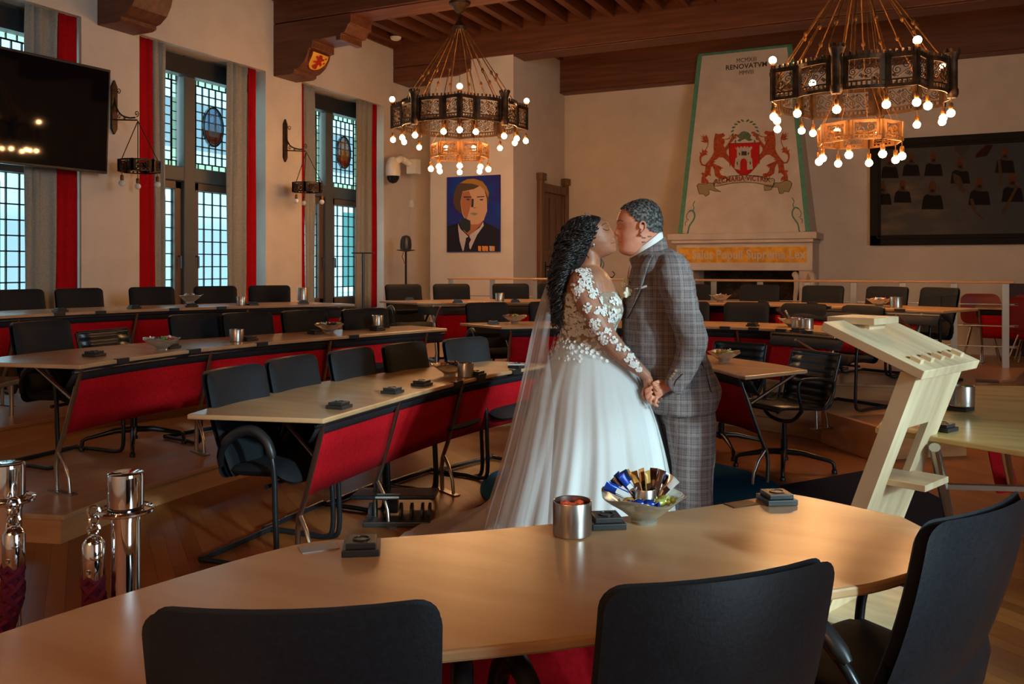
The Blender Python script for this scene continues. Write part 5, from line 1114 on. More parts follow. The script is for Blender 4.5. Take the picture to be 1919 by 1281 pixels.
# the near bowl with its sugar sticks and small cup
p = at(1207, 978, .74); NBp = p; bowl(p.x, p.y, .74, 'large frosted glass bowl of sugar sticks on the foreground desk', '', None)
cup(p.x+.004, p.y+.0, .74+.032, 'small steel cup standing inside the foreground bowl', None, r=.029, h=.060)
rnd = random.Random(3); gN = 'sugar sticks in the foreground bowl'
fan = [('blue', -62, .9), ('blue', -55, .95), ('navy', -48, .9), ('blue', -42, 1), ('blue', -30, 1.05), ('gold', -20, 1), ('gold', -10, 1), ('copper', 2, 1), ('gold', 14, 1), ('brown', 26, 1), ('brown', 36, 1), ('navy', 52, .9), ('copper', 60, .9), ('white', 66, .9), ('blue', -70, .8), ('navy', -25, .9)]
for i, (c, a, s) in enumerate(fan):
    t = math.radians(a); back = .030*math.cos(t*1.2); d = Vector((math.sin(t)*.062, 0, 0)); q = rf(d.x, back if i % 2 else back*.6)
    o = sweet('s', c, (NBp.x+q.x, NBp.y+q.y, .74+.070+.014*math.cos(t)+rnd.uniform(-.006, .006)), (math.radians(rnd.uniform(-25, 5)), t*.8-.25+rnd.uniform(-.15, .15), TH+rnd.uniform(-.7, .7)), 'thin foil %s sugar stick in the foreground bowl' % ('blue' if c == 'blue' else 'dark blue' if c == 'navy' else 'golden' if c == 'gold' else 'coppery' if c == 'copper' else c), 'foil %s sugar sticks in the foreground bowl' % c)
for i, (c, dx, dy) in enumerate((('blue', -.02, -.05), ('blue', .005, -.055), ('lime', .035, -.045), ('lime', .050, -.03), ('lime', .055, -.010), ('gold', -.045, -.03))):
    q = rf(dx, dy); sweet('c', c, (NBp.x+q.x, NBp.y+q.y, .74+.064), (0, PI/2, TH+rnd.uniform(-.4, .4)), '%s wrapped sweet at the front of the foreground bowl' % {'blue': 'blue', 'lime': 'yellow-green', 'gold': 'golden'}[c], '%s wrapped sweets at the front of the foreground bowl' % c)
def fullbowl(p, label, where, cols, s=1.0, n=9):
    bowl(p.x, p.y, p.z, label, '', None, s, True, rnd.uniform(0, 1))
    for i in range(n):
        a = i*2.4; r = .055*s*math.sqrt((i+.3)/n); c = cols[i % len(cols)]
        sweet('c', c, (p.x+r*math.cos(a), p.y+r*math.sin(a), p.z+s*(.068+.008*(i % 2))), (rnd.uniform(-.5, .5), rnd.uniform(.9, 1.6), rnd.uniform(0, 6)), '%s wrapped sweet in the %s' % (c, where), '%s wrapped sweets in the %s' % (c, where))
p = at(843, 704, .74); fullbowl(p, 'glass bowl of mixed sweets on the left foreground desk beside a steel cup', 'bowl on the left foreground desk', ['blue', 'brown', 'gold', 'copper'])
p = ontop(B_L, 304, .16, .89); fullbowl(p, 'wide glass bowl with green and red sweets on the middle left desk', 'bowl at the near end of the middle left desk', ['red', 'green', 'blue', 'white'])
p = ontop(B_L, 618, .32, .89); fullbowl(p, 'glass bowl of dark and white sweets on the far half of the middle left desk', 'bowl at the far half of the middle left desk', ['navy', 'white', 'brown'])
p = ontop(C_L, 357, .22, 1.075); fullbowl(p, 'glass bowl of blue sweets on the window desk', 'bowl on the window desk', ['blue', 'copper', 'blue', 'white'])
p = ontop(B_B, 965, .40, .89); fullbowl(p, 'glass bowl of golden sweets left of the bride on the middle desk', 'bowl left of the bride', ['gold', 'lime', 'gold', 'red'])
p = ontop(B_B, 1484, .30, .89); fullbowl(p, 'glass bowl with an upright wafer near the lectern', 'bowl near the lectern', ['gold', 'brown', 'copper']); sweet('s', 'gold', (p.x-.03, p.y, p.z+.10), (0, -.5, TH), 'golden wafer stick leaning out of the bowl near the lectern', None)
p = ontop(C_B, 1350, .30, 1.04); fullbowl(p, 'glass bowl of blue and white sweets in front of the fireplace', 'bowl in front of the fireplace', ['blue', 'white', 'copper'])
p = ontop(C_B, 1648, .28, 1.04); fullbowl(p, 'glass bowl topped by a red wrapper on the rearmost desk', 'bowl with the red wrapper', ['red', 'white', 'blue', 'white'])
p = at(1357, 678, .74); fullbowl(p, 'glass bowl on the short desk right behind the groom', 'bowl right behind the groom', ['white', 'gold', 'lime'])
p = at(968, 683, .795); tag(MB().tube([p-Vector((.05, .02, 0)), p+Vector((.05, .02, 0))], .006, 8).build('pen', WM['white'], loc=p), 'white pen lying on the socket box beside the veil', 'pen')
# ================================================================ THINGS ON THE FLOOR
e = empty('footrest', tuple(at(742, 978, 0)), TH, 'black ribbed footrest under the left foreground desk', 'footrest')
MB().b2((-.17, -.10, .0), (.20, .14, .03)).build('base', M['blk_plastic'], e, smooth=0, bevel=.006)
for x in (-.14, -.05, .03, .09, .15, .19): MB().prism([(0, 0), (1, 0)], 0, 0) if False else MB().lathe([(.001, -.006), (.055, -.006), (.055, .006), (.001, .006)], 20, (0, 0, 0)).build('rib', M['blk_plastic'], e, smooth=30)
for i, o in enumerate([k for k in bpy.data.objects if k.name.startswith('rib') and k.parent == e]): o.rotation_euler = (0, PI/2, 0); o.location = ((-.14, -.05, .03, .09, .15, .19)[i], .0, .055)
m_ = Matrix.Translation((.0, .02, .155)) @ Matrix.Rotation(math.radians(-6), 4, 'X')
MB().box(None, (.46, .30, .022), M=m_).build('foot_plate', M['leather'], e, smooth=0, bevel=.008); MB().box((-.03, -.10, .172), (.13, .07, .012)).build('grip', M['alu'], e, smooth=0, bevel=.004)
MB().box((-.02, .03, .10), (.06, .06, .10)).build('support', M['blk_metal'], e, smooth=0)
e = empty('low_side_table', (-6.35, 3.95, .30), TH, 'low grey side table at the left edge beside the platform', 'table')
gm_ = mat('grey_laminate', (.16, .19, .19), .25)
MB().prism([(-.65, -.30), (.28, -.30), (.33, -.25), (.33, .25), (.28, .30), (-.65, .30)], .25, .285).build('tabletop', gm_, e, smooth=0, bevel=.006)
for x, y in ((.24, -.2), (.24, .2), (-.55, -.2), (-.55, .2)): MB().tube([(x, y, 0), (x, y, .25)], .014, 8).build('leg', M['steel'], e)
tag(MB().b2((.42, 9.55, .301), (.62, 9.75, .306)).build('floor_grille', M['blk_metal'], loc=(.52, 9.65, .3), smooth=0), 'small dark floor grille at the right corner of the upper platform', 'grille')
# ================================================================ THE COUPLE
from mathutils.bvhtree import BVHTree
D0 = 4.15; S = D0/F
def pz(py): return H-(py-HY)*S
def pr(px): return (px-960)*S
def q3(px, py, df=0.0): return rf(pr(px), D0+df, pz(py))      # couple plane: picture position and depth in metres
def lerp_tab(T, x):
    if x <= T[0][0]: return T[0][1:]
    for a, b in zip(T[:-1], T[1:]):
        if x <= b[0]:
            k = (x-a[0])/(b[0]-a[0]); return tuple(p+(q-p)*k for p, q in zip(a[1:], b[1:]))
    return T[-1][1:]
def smooth_tab(T, n=4):
    P = [T[0]]+list(T)+[T[-1]]; out = []
    for i in range(1, len(P)-2):
        for k in range(n):
            t = k/n; out.append(tuple(0.5*((2*b)+(c-a)*t+(2*a-5*b+4*c-d)*t*t+(3*b-a-3*c+d)*t**3) for a, b, c, d in zip(P[i-1], P[i], P[i+1], P[i+2])))
    out.append(tuple(T[-1])); return out
def loft(mb, T, n=40, e=1.0, fold=None, sub=4, twist=0):
    """T rows: py, left px, right px, half depth m, depth offset m"""
    R = []
    for row in smooth_tab(T, sub):
        py, l, r = row[:3]; hd = row[3]; df = row[4] if len(row) > 4 else 0
        c = pr((l+r)/2); hw = (r-l)/2*S; z = pz(py); ring = []
        for i in range(n):
            a = 2*PI*i/n; ca, sa = math.cos(a), math.sin(a)
            k = 1.0 if fold is None else fold(py, a)
            x = hw*k*math.copysign(abs(ca)**e, ca); y = hd*k*math.copysign(abs(sa)**e, sa); ring.append(rf(c+x, D0+df+y, z))
        R.append(ring)
    return mb.rings(R)
def limb(mb, P, n=14, sub=5):   # P: px, py, df, radius px
    Q = smooth_tab([tuple(p) for p in P], sub); return mb.tube([q3(p[0], p[1], p[2]) for p in Q], [p[3]*S for p in Q], n)
def headmesh(front, feat, back, width, y0, y1, sgn, n=72, m=90, grow=0.0, eye=None, cx0=None):
    R = []; tau = D0
    for j in range(m+1):
        t = j/m; py = y0+(y1-y0)*(.5-.5*math.cos(PI*t)); 
        f = lerp_tab(front, py)[0]; b = lerp_tab(back, py)[0]; w_ = lerp_tab(width, py)[0]; ft = lerp_tab(feat, py)
        mid = (f+b)/2; half = abs(b-f)/2; ring = []
        for i in range(n):
            a = 2*PI*i/n; ca, sa = math.cos(a), math.sin(a)
            ex = .86 if ca > 0 else .95
            x = half*math.copysign(abs(ca)**ex, ca); lat = w_*math.copysign(abs(sa)**.92, sa)*(1-.10*max(0, ca)**2)
            if ca > 0: x += ft[0]*math.exp(-(lat/ft[1])**2)
            if eye and ca > 0:
                for s_ in (-1, 1):
                    g = math.exp(-((lat-s_*.031)/.014)**2); x -= 4.2*g*math.exp(-((py-eye)/4.2)**2); x += 2.2*g*math.exp(-((py-eye-.8)/2.2)**2)
                    x += 1.6*g*math.exp(-((py-eye+7)/2.6)**2); x += 1.6*math.exp(-((lat-s_*.015)/.006)**2)*math.exp(-((py-eye-12.5)/2.6)**2); x += 1.5*math.exp(-((lat-s_*.042)/.018)**2)*math.exp(-((py-eye-13)/8)**2); x -= .9*math.exp(-((lat-s_*.030)/.006)**2)*math.exp(-((py-eye-21)/6)**2)
            px = mid+sgn*x; ring.append(rf(pr(px)+grow*sgn*ca, D0+lat+grow*sa, pz(py)))
        R.append(ring)
    return R
def skinmat(name, col, col2):
    m = noisy(mat(name, col, .42, spec=.4), col, col2, (1, 1, 1), 4, .05, nscale=18)
    b = m.node_tree.nodes['Principled BSDF']; b.inputs['Subsurface Weight'].default_value = .12; b.inputs['Subsurface Radius'].default_value = (.02, .008, .004); b.inputs['Subsurface Scale'].default_value = .3; return m
skinG = skinmat('skin_light', (.66, .25, .15), (.76, .33, .21)); skinB = skinmat('skin_brown', (.38, .15, .08), (.47, .20, .11))
def raycaster(objs):
    vs = []; fs = []
    for o in objs:
        n = len(vs); mw = parent_matrix(o); vs += [mw @ v.co for v in o.data.vertices]; fs += [tuple(i+n for i in p.vertices) for p in o.data.polygons]
    return BVHTree.FromPolygons(vs, fs)
# ---------------------------------------------------------------- groom
gr = empty('person', tuple(rf(pr(1285), D0, 0)), TH, 'man in brown and grey checked suit with cream tie, kissing the bride', 'person')
frontG = [(376, 1204), (379, 1188), (384, 1176), (390, 1168), (396, 1162.5), (404, 1158.5), (412, 1155.8), (416, 1155.2), (421, 1158), (430, 1160.5), (440, 1160.5), (447, 1159.5), (453, 1160), (460, 1160.5), (468, 1160.5), (473, 1163), (476.5, 1168), (479, 1178), (482, 1195)]
backG = [(376, 1208), (379, 1220), (384, 1227), (390, 1232), (398, 1236), (408, 1238.5), (420, 1239.5), (432, 1238.5), (442, 1236), (455, 1230), (468, 1224), (478, 1216), (482, 1208)]
widthG = [(376, .006), (379, .036), (384, .053), (390, .063), (400, .072), (410, .076), (422, .077), (434, .075), (444, .071), (454, .066), (464, .058), (472, .046), (478, .03), (482, .008)]
featG = [(417, 0, .010), (423, 2.5, .011), (430, 6.5, .012), (435, 9.5, .015), (438.5, 8.8, .018), (441.5, 5, .018), (444, 1, .016), (446.5, 2.6, .024), (449.5, 3.0, .026), (452, .9, .026), (454.5, 2.4, .024), (457.5, 1.6, .022), (461, -.6, .02), (467, 1.2, .02), (473, .5, .02), (478, 0, .02)]
def ear(mb, px, py, lat, sgn, h=14.5):
    lat2 = lat*1.04
    P = [(px-sgn*(-3.0), py+h*.55), (px+5.5*sgn*0-sgn*0+sgn*3.5, py+h*.8), (px+sgn*1, py+h*1.0), (px-sgn*3.5, py+h*.72), (px+sgn*4.5, py+h*.1), (px+sgn*6.5, py-h*.5), (px+sgn*3.5, py-h*.95), (px-sgn*2, py-h*.9), (px-sgn*4.5, py-h*.45), (px-sgn*3, py-h*.05)]
    Q = cat_rom([q3(a, b, lat2-.006*(1 if lat < 0 else -1)) for a, b in P[3:]], 4); mb.tube(Q, 2.0*S, 8)
    mb.tube([q3(px-sgn*1.5, py+h*.1, lat*.99), q3(px, py+h*.5, lat*.99), q3(px-sgn*1.5, py+h*.85, lat*.99)], [3.2*S, 3.6*S, 2.8*S], 10)
    mb.tube([q3(px+sgn*.5, py-h*.6, lat*.97), q3(px+sgn*.5, py+h*.2, lat*.96)], [4.0*S, 3.6*S], 10)
mb = MB(); mb.rings(headmesh(frontG, featG, backG, widthG, 376.3, 481.5, -1, eye=426))
limb(mb, [(1214, 438, 0, 22), (1217, 455, 0, 23), (1222, 475, 0, 24), (1228, 500, 0, 27)], 24)
for s_ in (-1, 1): ear(mb, 1198.5, 431, s_*.079, 1)
loft(mb, [(486, 1205, 1262, .10, 0), (498, 1196, 1276, .16, 0), (530, 1186, 1292, .17, 0), (600, 1182, 1298, .16, 0), (680, 1188, 1306, .15, 0), (735, 1215, 1312, .13, 0), (765, 1235, 1312, .12, 0)])
HD = -.235
for s_ in (-1, 1):
    a_ = [(1240, 508, s_*.155, 18), (1258, 560, s_*.20, 17), (1273, 628, s_*.225, 14), (1262, 668, s_*.235, 13), (1246, 698, s_*.235, 9.5), (1236, 712, s_*.235, 9.0)]; limb(mb, a_)
    # palm, knuckles, four bent fingers and the thumb around the bride's hand
    d = s_*.235
    limb(mb, [(1238, 710, d, 8.6), (1228, 714, d, 9.6), (1218, 719, d+s_*.004, 10), (1211, 722, d+s_*.004, 8)], 14); limb(mb, [(1222, 711, d+s_*.010, 5), (1209, 713, d+s_*.014, 4.2)], 10); limb(mb, [(1224, 722, d+s_*.008, 5), (1213, 731, d+s_*.012, 4)], 10)
    for i, (k0, k1, k2, r_) in enumerate((((1208, 710.5), (1197.5, 716), (1198, 728), 3.2), ((1206, 718.5), (1198, 727), (1202, 737.5), 3.4), ((1208, 726.5), (1203, 736), (1209, 744), 3.3), ((1214, 732.5), (1211.5, 741), (1218.5, 746.5), 2.9))):
        limb(mb, [(*k0, d+s_*.012, r_*1.1), ((k0[0]+k1[0])/2, (k0[1]+k1[1])/2, d+s_*.016, r_*1.05), (*k1, d+s_*.012, r_), ((k1[0]+k2[0])/2, (k1[1]+k2[1])/2, d+s_*.002, r_*.95), (*k2, d-s_*.012, r_*.8)], 10, 3)
    limb(mb, [(1230, 706, d-s_*.010, 5), (1222, 703, d+s_*.002, 4.3), (1214, 703, d+s_*.014, 3.7), (1207, 706, d+s_*.018, 3.1)], 10, 3)
for s_, T in ((-1, [(800, 1264, 1318, .07, -.09), (830, 1264, 1318, .068, -.10), (900, 1268, 1316, .06, -.10), (1000, 1270, 1318, .055, -.10), (1052, 1272, 1314, .045, -.10)]), (1, [(800, 1245, 1304, .07, .08), (830, 1242, 1302, .07, .10), (900, 1246, 1300, .065, .10), (1000, 1256, 1300, .055, .10), (1052, 1258, 1300, .045, .10)])): loft(mb, T, 24)
bodyG = remeshed(mb, 'body', skinG, gr, voxel=.0029, smooth=2, fac=.5)
# brows, closed eyes, mouth line
def on_skin(bvh, px, py, back=False, off=.001):
    r = ray_of(px, py); o = CAM.copy(); 
    if back: o = CAM+r*(D0+1.2); r = -r
    hit, nrm, i, d = bvh.ray_cast(o, r.normalized())
    return (hit+nrm*off, nrm) if hit else (None, None)
def ray_of(px, py): return q3(px, py)-CAM
bg_ = raycaster([bodyG])
def mark(name, pts, rad, mt, par, bvh, mirror=True):
    for back in ((False, True) if mirror else (False,)):
        Q = [on_skin(bvh, x, y, back, .0002)[0] for x, y in pts]; Q = [p for p in Q if p]
        if len(Q) > 1: MB().tube(cat_rom(Q, 3), rad, 6).build(name, mt, par, world=True)
hairG = noisy(mat('grey_hair', (.10, .10, .10), .7), (.028, .022, .02), (.30, .30, .30), (1, 1, 1), 4, .4, nscale=90, lo=.42, hi=.68)
brow = mat('brow_hair', (.06, .035, .02), .7)
mark('eyebrow', [(1157.5, 414.5), (1160, 413), (1164, 412.5), (1169, 414.5)], .0016, brow, gr, bg_); mark('eyelashes', [(1158.8, 427.5), (1161.5, 428.8), (1165, 428)], .0009, brow, gr, bg_)
mark('mouth_line', [(1158.5, 452.3), (1162, 453), (1166, 454.5)], .0009, mat('lip_shadow', (.18, .03, .02), .6), gr, bg_)
# hair: short, as a thin cap plus bristles
def hair_ok(px, py):
    lim = lerp_tab([(376, 1150), (386, 1150), (391, 1163), (396, 1171), (403, 1176), (410, 1181), (415, 1187), (423, 1191), (427, 1196), (428, 1206), (434, 1212), (437, 1224), (440, 1300)], py)[0]; return px > lim
R = headmesh(frontG, [(0, 0, .01)], backG, widthG, 376.3, 481.5, -1, grow=.0055); mb = MB(); n = len(R[0]); keep = []
def topx(v):   # back to picture coordinates in the couple frame
    r = v.x*CT+v.y*ST; z = v.z; return 960+r/S, HY-(z-H)/S
vs = [p+Vector((0, 0, .0045*max(0, 1-(j/35)))) + Vector([noise.noise(p*160+Vector((k*9, 0, 0)))*.003 for k in range(3)]) for j, r_ in enumerate(R) for p in r_]
fs = []
for j in range(len(R)-1):
    for i in range(n):
        q = (j*n+i, j*n+(i+1) % n, (j+1)*n+(i+1) % n, (j+1)*n+i)
        if all(hair_ok(*topx(vs[k])) for k in q): fs.append(q)
mb.add(vs, fs); mb.f.append(tuple(range(n))[::-1]); rr = random.Random(5); base_f = list(mb.f)
for f in base_f:
    if len(f) != 4: continue
    for _ in range(2):
        a, b, c, d = [vs[k] for k in f]; u, v = rr.random(), rr.random(); p = (a*(1-u)+b*u)*(1-v)+(d*(1-u)+c*u)*v; nn = (b-a).cross(d-a).normalized()
        if nn.dot(p-q3(1200, 425)) < 0: nn = -nn
        nn = (nn+Vector((rr.uniform(-.5, .5), rr.uniform(-.5, .5), rr.uniform(-.7, .1)))+rf(-.3, 0, 0)*0).normalized(); L_ = rr.uniform(.005, .010); t_ = nn.orthogonal().normalized()*.0009; t2 = nn.cross(t_)
        mb.add([p+t_, p-t_*.5+t2*.8, p-t_*.5-t2*.8, p+nn*L_], [(0, 1, 3), (1, 2, 3), (2, 0, 3)])
mb.build('hair', hairG, gr, world=True, smooth=60)
# neck tattoo: two rows of script-like strokes
for x0, y0, wd in ((1203, 446, 8), (1214, 443.5, 7), (1203, 454, 7)):
    P = [(x0+wd*k/44+.75*math.sin(k*.92), y0-.6+(1.1+.7*math.sin(k*.31))*math.cos(k*.92)) for k in range(45)]; mark('neck_tattoo', P, .0005, mat('tattoo_ink', (.03, .035, .045), .7), gr, bg_, False)
for x0, y0 in ((1222, 710), (1228, 715), (1213, 723)): mark('hand_tattoo', [(x0, y0), (x0+2, y0+2.5), (x0+4, y0+1), (x0+5, y0+4)], .0009, mat('tattoo_ink', (.05, .06, .07), .7), gr, bg_, False)
# checked cloth
def plaid(name, b1, b2, line):
    m = mat(name, b1, .85, spec=.2); N, L, b = nodes(m); tc = N.new('ShaderNodeTexCoord'); sp = N.new('ShaderNodeSeparateXYZ'); L.new(tc.outputs['Object'], sp.inputs[0])
    def math_(op, a, b_=None, v=None):
        n = N.new('ShaderNodeMath'); n.operation = op
        for i, s in enumerate((a, b_)):
            if s is None: continue
            if isinstance(s, (int, float)): n.inputs[i].default_value = s
            else: L.new(s, n.inputs[i])
        return n.outputs[0]
    sn = N.new('ShaderNodeSeparateXYZ'); L.new(tc.outputs['Normal'], sn.inputs[0]); side = math_('GREATER_THAN', math_('ABSOLUTE', sn.outputs['X']), math_('MULTIPLY', math_('ABSOLUTE', sn.outputs['Y']), 1.6))
    u = math_('ADD', math_('MULTIPLY', sp.outputs['X'], math_('SUBTRACT', 1.0, side)), math_('MULTIPLY', sp.outputs['Y'], side)); v = sp.outputs['Z']
    def lines(c, per, wd):
        f = math_('FRACT', math_('DIVIDE', c, per)); return math_('LESS_THAN', math_('ABSOLUTE', math_('SUBTRACT', f, .5)), wd)
    def addm(a, b_): return math_('ADD', a, b_)
    big = None
    P = .052
    for c in (u, v):
        for o in (-.17, -.11, -.05, .05): 
            k = lines(math_('ADD', c, o*P), P, .014); big = k if big is None else math_('MAXIMUM', big, k)
    fine = math_('MULTIPLY', math_('ADD', lines(u, .0104, .25), lines(v, .0104, .25)), .5)
    blk = math_('MULTIPLY', math_('ADD', lines(math_('ADD', u, .5*P), P, .22), lines(math_('ADD', v, .5*P), P, .22)), .5)
    nz = N.new('ShaderNodeTexNoise'); nz.inputs['Scale'].default_value = 260; nz.inputs['Detail'].default_value = 2; L.new(tc.outputs['Object'], nz.inputs[0])
    m1 = N.new('ShaderNodeMix'); m1.data_type = 'RGBA'; m1.inputs[6].default_value = (*b1, 1); m1.inputs[7].default_value = (*b2, 1)
    L.new(math_('MULTIPLY', math_('ADD', math_('ADD', fine, blk), nz.outputs[0]), .42), m1.inputs[0])
    m2 = N.new('ShaderNodeMix'); m2.data_type = 'RGBA'; m2.inputs[7].default_value = (*line, 1); L.new(m1.outputs[2], m2.inputs[6]); L.new(math_('MULTIPLY', math_('MULTIPLY', big, nz.outputs[0]), .9), m2.inputs[0])
    L.new(m2.outputs[2], b.inputs['Base Color']); return m
suit = plaid('checked_wool', (.045, .030, .031), (.20, .155, .155), (.50, .42, .39))
mb = MB()
loft(mb, [(463, 1215, 1250, .050, 0), (470, 1198, 1264, .105, 0), (480, 1190, 1277, .155, 0), (496, 1183, 1289, .185, 0), (525, 1176, 1299, .195, 0), (565, 1170, 1306, .195, 0), (610, 1168, 1310, .190, 0), (650, 1169, 1318, .190, 0), (690, 1175, 1332, .20, 0), (722, 1184, 1347, .205, 0), (742, 1194, 1347, .212, 0), (757, 1206, 1340, .214, 0), (767, 1220, 1328, .210, 0)], 56, .88,
     fold=lambda py, a: 1+.012*math.sin(5*a+py*.03)*min(1, max(0, (py-560)/100)))
for s_ in (-1, 1): limb(mb, [(1236, 492, s_*.135, 19), (1245, 510, s_*.190, 27), (1254, 545, s_*.225, 29), (1266, 590, s_*.245, 28), (1277, 630, s_*.258, 27), (1269, 662, s_*.26, 24), (1254, 690, s_*.26, 20.5), (1243, 707, s_*.26, 18.5), (1240, 711, s_*.258, 17)], 20)
jk = remeshed(mb, 'jacket', suit, gr, voxel=.006, smooth=3, fac=.5)
# soft creases at elbow and waist
def rumple(o, fn):
    vs = o.data.vertices; n = len(vs); co = [0.0]*(3*n); nr = [0.0]*(3*n); vs.foreach_get('co', co); o.data.vertex_normals.foreach_get('vector', nr)
    for i in range(n):
        k = fn(co[3*i], co[3*i+1], co[3*i+2])
        for j in range(3): co[3*i+j] += nr[3*i+j]*k
    vs.foreach_set('co', co); o.data.update()
rumple(jk, lambda x, y, z: noise.noise(Vector((x*9, y*9, z*18)))*.009+noise.noise(Vector((x*22+5, y*22, z*30)))*.003)
bj = raycaster([jk])
def jstroke(name, pts, rad, mt, off=.002, mirror=True):
    for back in ((False, True) if mirror else (False,)):
        Q = [on_skin(bj, x, y, back, off)[0] for x, y in pts]; Q = [p for p in Q if p]
        if len(Q) > 1: MB().tube(cat_rom(Q, 4), rad, 6).build(name, mt, gr, world=True)
dk = mat('dark_seam', (.02, .014, .014), .9)
LA = cat_rom([(1218, 477, 0), (1205, 491, 0), (1196, 512, 0), (1189, 538, 0), (1183, 564, 0), (1177, 594, 0)], 4); LB = cat_rom([(1226, 481, 0), (1220, 492, 0), (1215, 506, 0), (1208, 530, 0), (1197, 558, 0), (1178, 596, 0)], 4)
for back in (False, True):
    rows = []
    for a_, b_ in zip(LA, LB):
        r_ = []
        for k in range(5): t = k/4; p = on_skin(bj, a_.x+(b_.x-a_.x)*t, a_.y+(b_.y-a_.y)*t, back, .0035+.004*t)[0]; r_.append(p)
        if all(r_): rows.append(r_)
    if len(rows) > 3:
        o = MB().grid(rows).build('lapel', suit, gr, world=True, smooth=60); md = o.modifiers.new('t', 'SOLIDIFY'); md.thickness = .003
        MB().tube([r_[4] for r_ in rows], .0012, 5).build('lapel_edge', dk, gr, world=True)
jstroke('pocket_edge', [(1263, 735), (1266, 716), (1280, 700)], .0018, dk, mirror=False)
jstroke('side_vent', [(1311, 660), (1318, 685), (1327, 712), (1333, 735)], .003, dk, off=0)
for x, y in ((1267.5, 694.5), (1264, 700), (1260.5, 704.5), (1257, 709)):
    p, n_ = on_skin(bj, x, y, False, .001)
    if p: m_ = Matrix.Translation(p) @ n_.to_track_quat('Z', 'Y').to_matrix().to_4x4(); o = MB(); o.lathe([(.001, .004), (.0055, .004), (.0065, .002), (.006, 0)], 14); o.v = [m_ @ v for v in o.v]; o.build('cuff_button', mat('horn_button', (.35, .24, .15), .3), gr, world=True)
# trousers
mb = MB()
loft(mb, [(730, 1226, 1334, .16, 0), (760, 1228, 1336, .165, 0), (790, 1236, 1334, .16, 0)], 40)
loft(mb, [(742, 1240, 1330, .095, -.078), (770, 1240, 1333, .100, -.082), (810, 1246, 1333, .10, -.09), (860, 1252, 1329, .088, -.095), (910, 1256, 1327, .08, -.10), (960, 1260, 1325, .075, -.10), (1010, 1262, 1323, .072, -.10), (1045, 1262, 1323, .07, -.10)], 32, fold=lambda py, a: 1+.03*math.cos(a*2)**8*1)
loft(mb, [(742, 1232, 1325, .105, .078), (770, 1230, 1325, .115, .082), (810, 1236, 1315, .10, .09), (860, 1242, 1306, .088, .095), (910, 1250, 1302, .08, .10), (960, 1256, 1302, .075, .10), (1010, 1258, 1300, .072, .10), (1045, 1258, 1300, .07, .10)], 32)
tr = remeshed(mb, 'trousers', suit, gr, voxel=.007, smooth=3)
rumple(tr, lambda x, y, z: noise.noise(Vector((x*7, y*7, z*9)))*.007+noise.noise(Vector((x*20, y*20, z*14)))*.002)
for df in (-.10, .10):
    R = []; T = [(1232, 3, .020), (1236, 10, .034), (1250, 14, .042), (1268, 20, .040), (1290, 24, .034), (1312, 24, .034), (1320, 16, .026), (1323, 5, .015)]
    for px, hh, wd in T:
        zz = hh*S; R.append([rf(pr(px), D0+df+wd*math.cos(a), .012+max(0, (zz/2)*(1+math.sin(a)))) for a in [2*PI*i/20 for i in range(20)]])
    MB().rings(R).build('shoe', mat('black_shoe', (.015, .012, .01), .2), gr, world=True, smooth=60)
# shirt collar, tie, pocket square, flower
wsh = mat('white_shirt', (.80, .78, .76), .8)
def neck_ring(cx, cy, rx, rd, k, py_off): return [q3(cx+rx*math.cos(a), cy+k*(-math.cos(a))+py_off*(1), rd*math.sin(a)) for a in [2*PI*i/40 for i in range(40)]]
R = [neck_ring(1213, 463, 29, .078, 19, 6), neck_ring(1213, 461, 27.5, .072, 19, 0), neck_ring(1212.5, 457, 27, .070, 20.5, -5), neck_ring(1213, 459, 28.5, .075, 20.5, -4), neck_ring(1214, 470, 31, .084, 18, 3), neck_ring(1214, 478, 29, .078, 18, 6)]
MB().rings(R, False).build('shirt_collar', wsh, gr, world=True, smooth=60)
R = [neck_ring(1216, 471, 32, .088, 17, 4), neck_ring(1214, 462, 31, .084, 19, 1), neck_ring(1214, 464, 33.5, .092, 19, 1), neck_ring(1217, 478, 36, .105, 16, 5), neck_ring(1218, 484, 33, .10, 16, 6)]
MB().rings(R, False).build('jacket_collar', suit, gr, world=True, smooth=60)
mb = MB(); loft(mb, [(474, 1183, 1205, .03, 0), (482, 1181, 1200, .034, 0), (500, 1180, 1205, .05, 0), (540, 1175, 1200, .05, 0), (580, 1170, 1195, .03, 0)], 24); mb.build('shirt_front', wsh, gr, world=True)
mb = MB(); loft(mb, [(480, 1182, 1195, .016, 0), (486, 1179, 1198, .022, 0), (494, 1181, 1194, .014, 0), (510, 1177, 1194, .02, 0), (560, 1169, 1186, .022, 0)], 20); mb.build('necktie', noisy(mat('cream_tie', (.42, .26, .16), .5), (.36, .22, .13), (.5, .33, .21), (1, 1, 1), 2, nscale=80), gr, world=True)
def onj(px, py, off): return on_skin(bj, px, py, False, off)
P = [onj(x, y, .004)[0] for x, y in ((1192, 541), (1198, 540), (1205, 538.5), (1213, 536))]
if all(P): MB().tube(P, [.004, .006, .006, .005], 6).build('pocket_square', wsh, gr, world=True)
p, n_ = onj(1181, 543, .012)
p = p or q3(1178, 543, -.12)
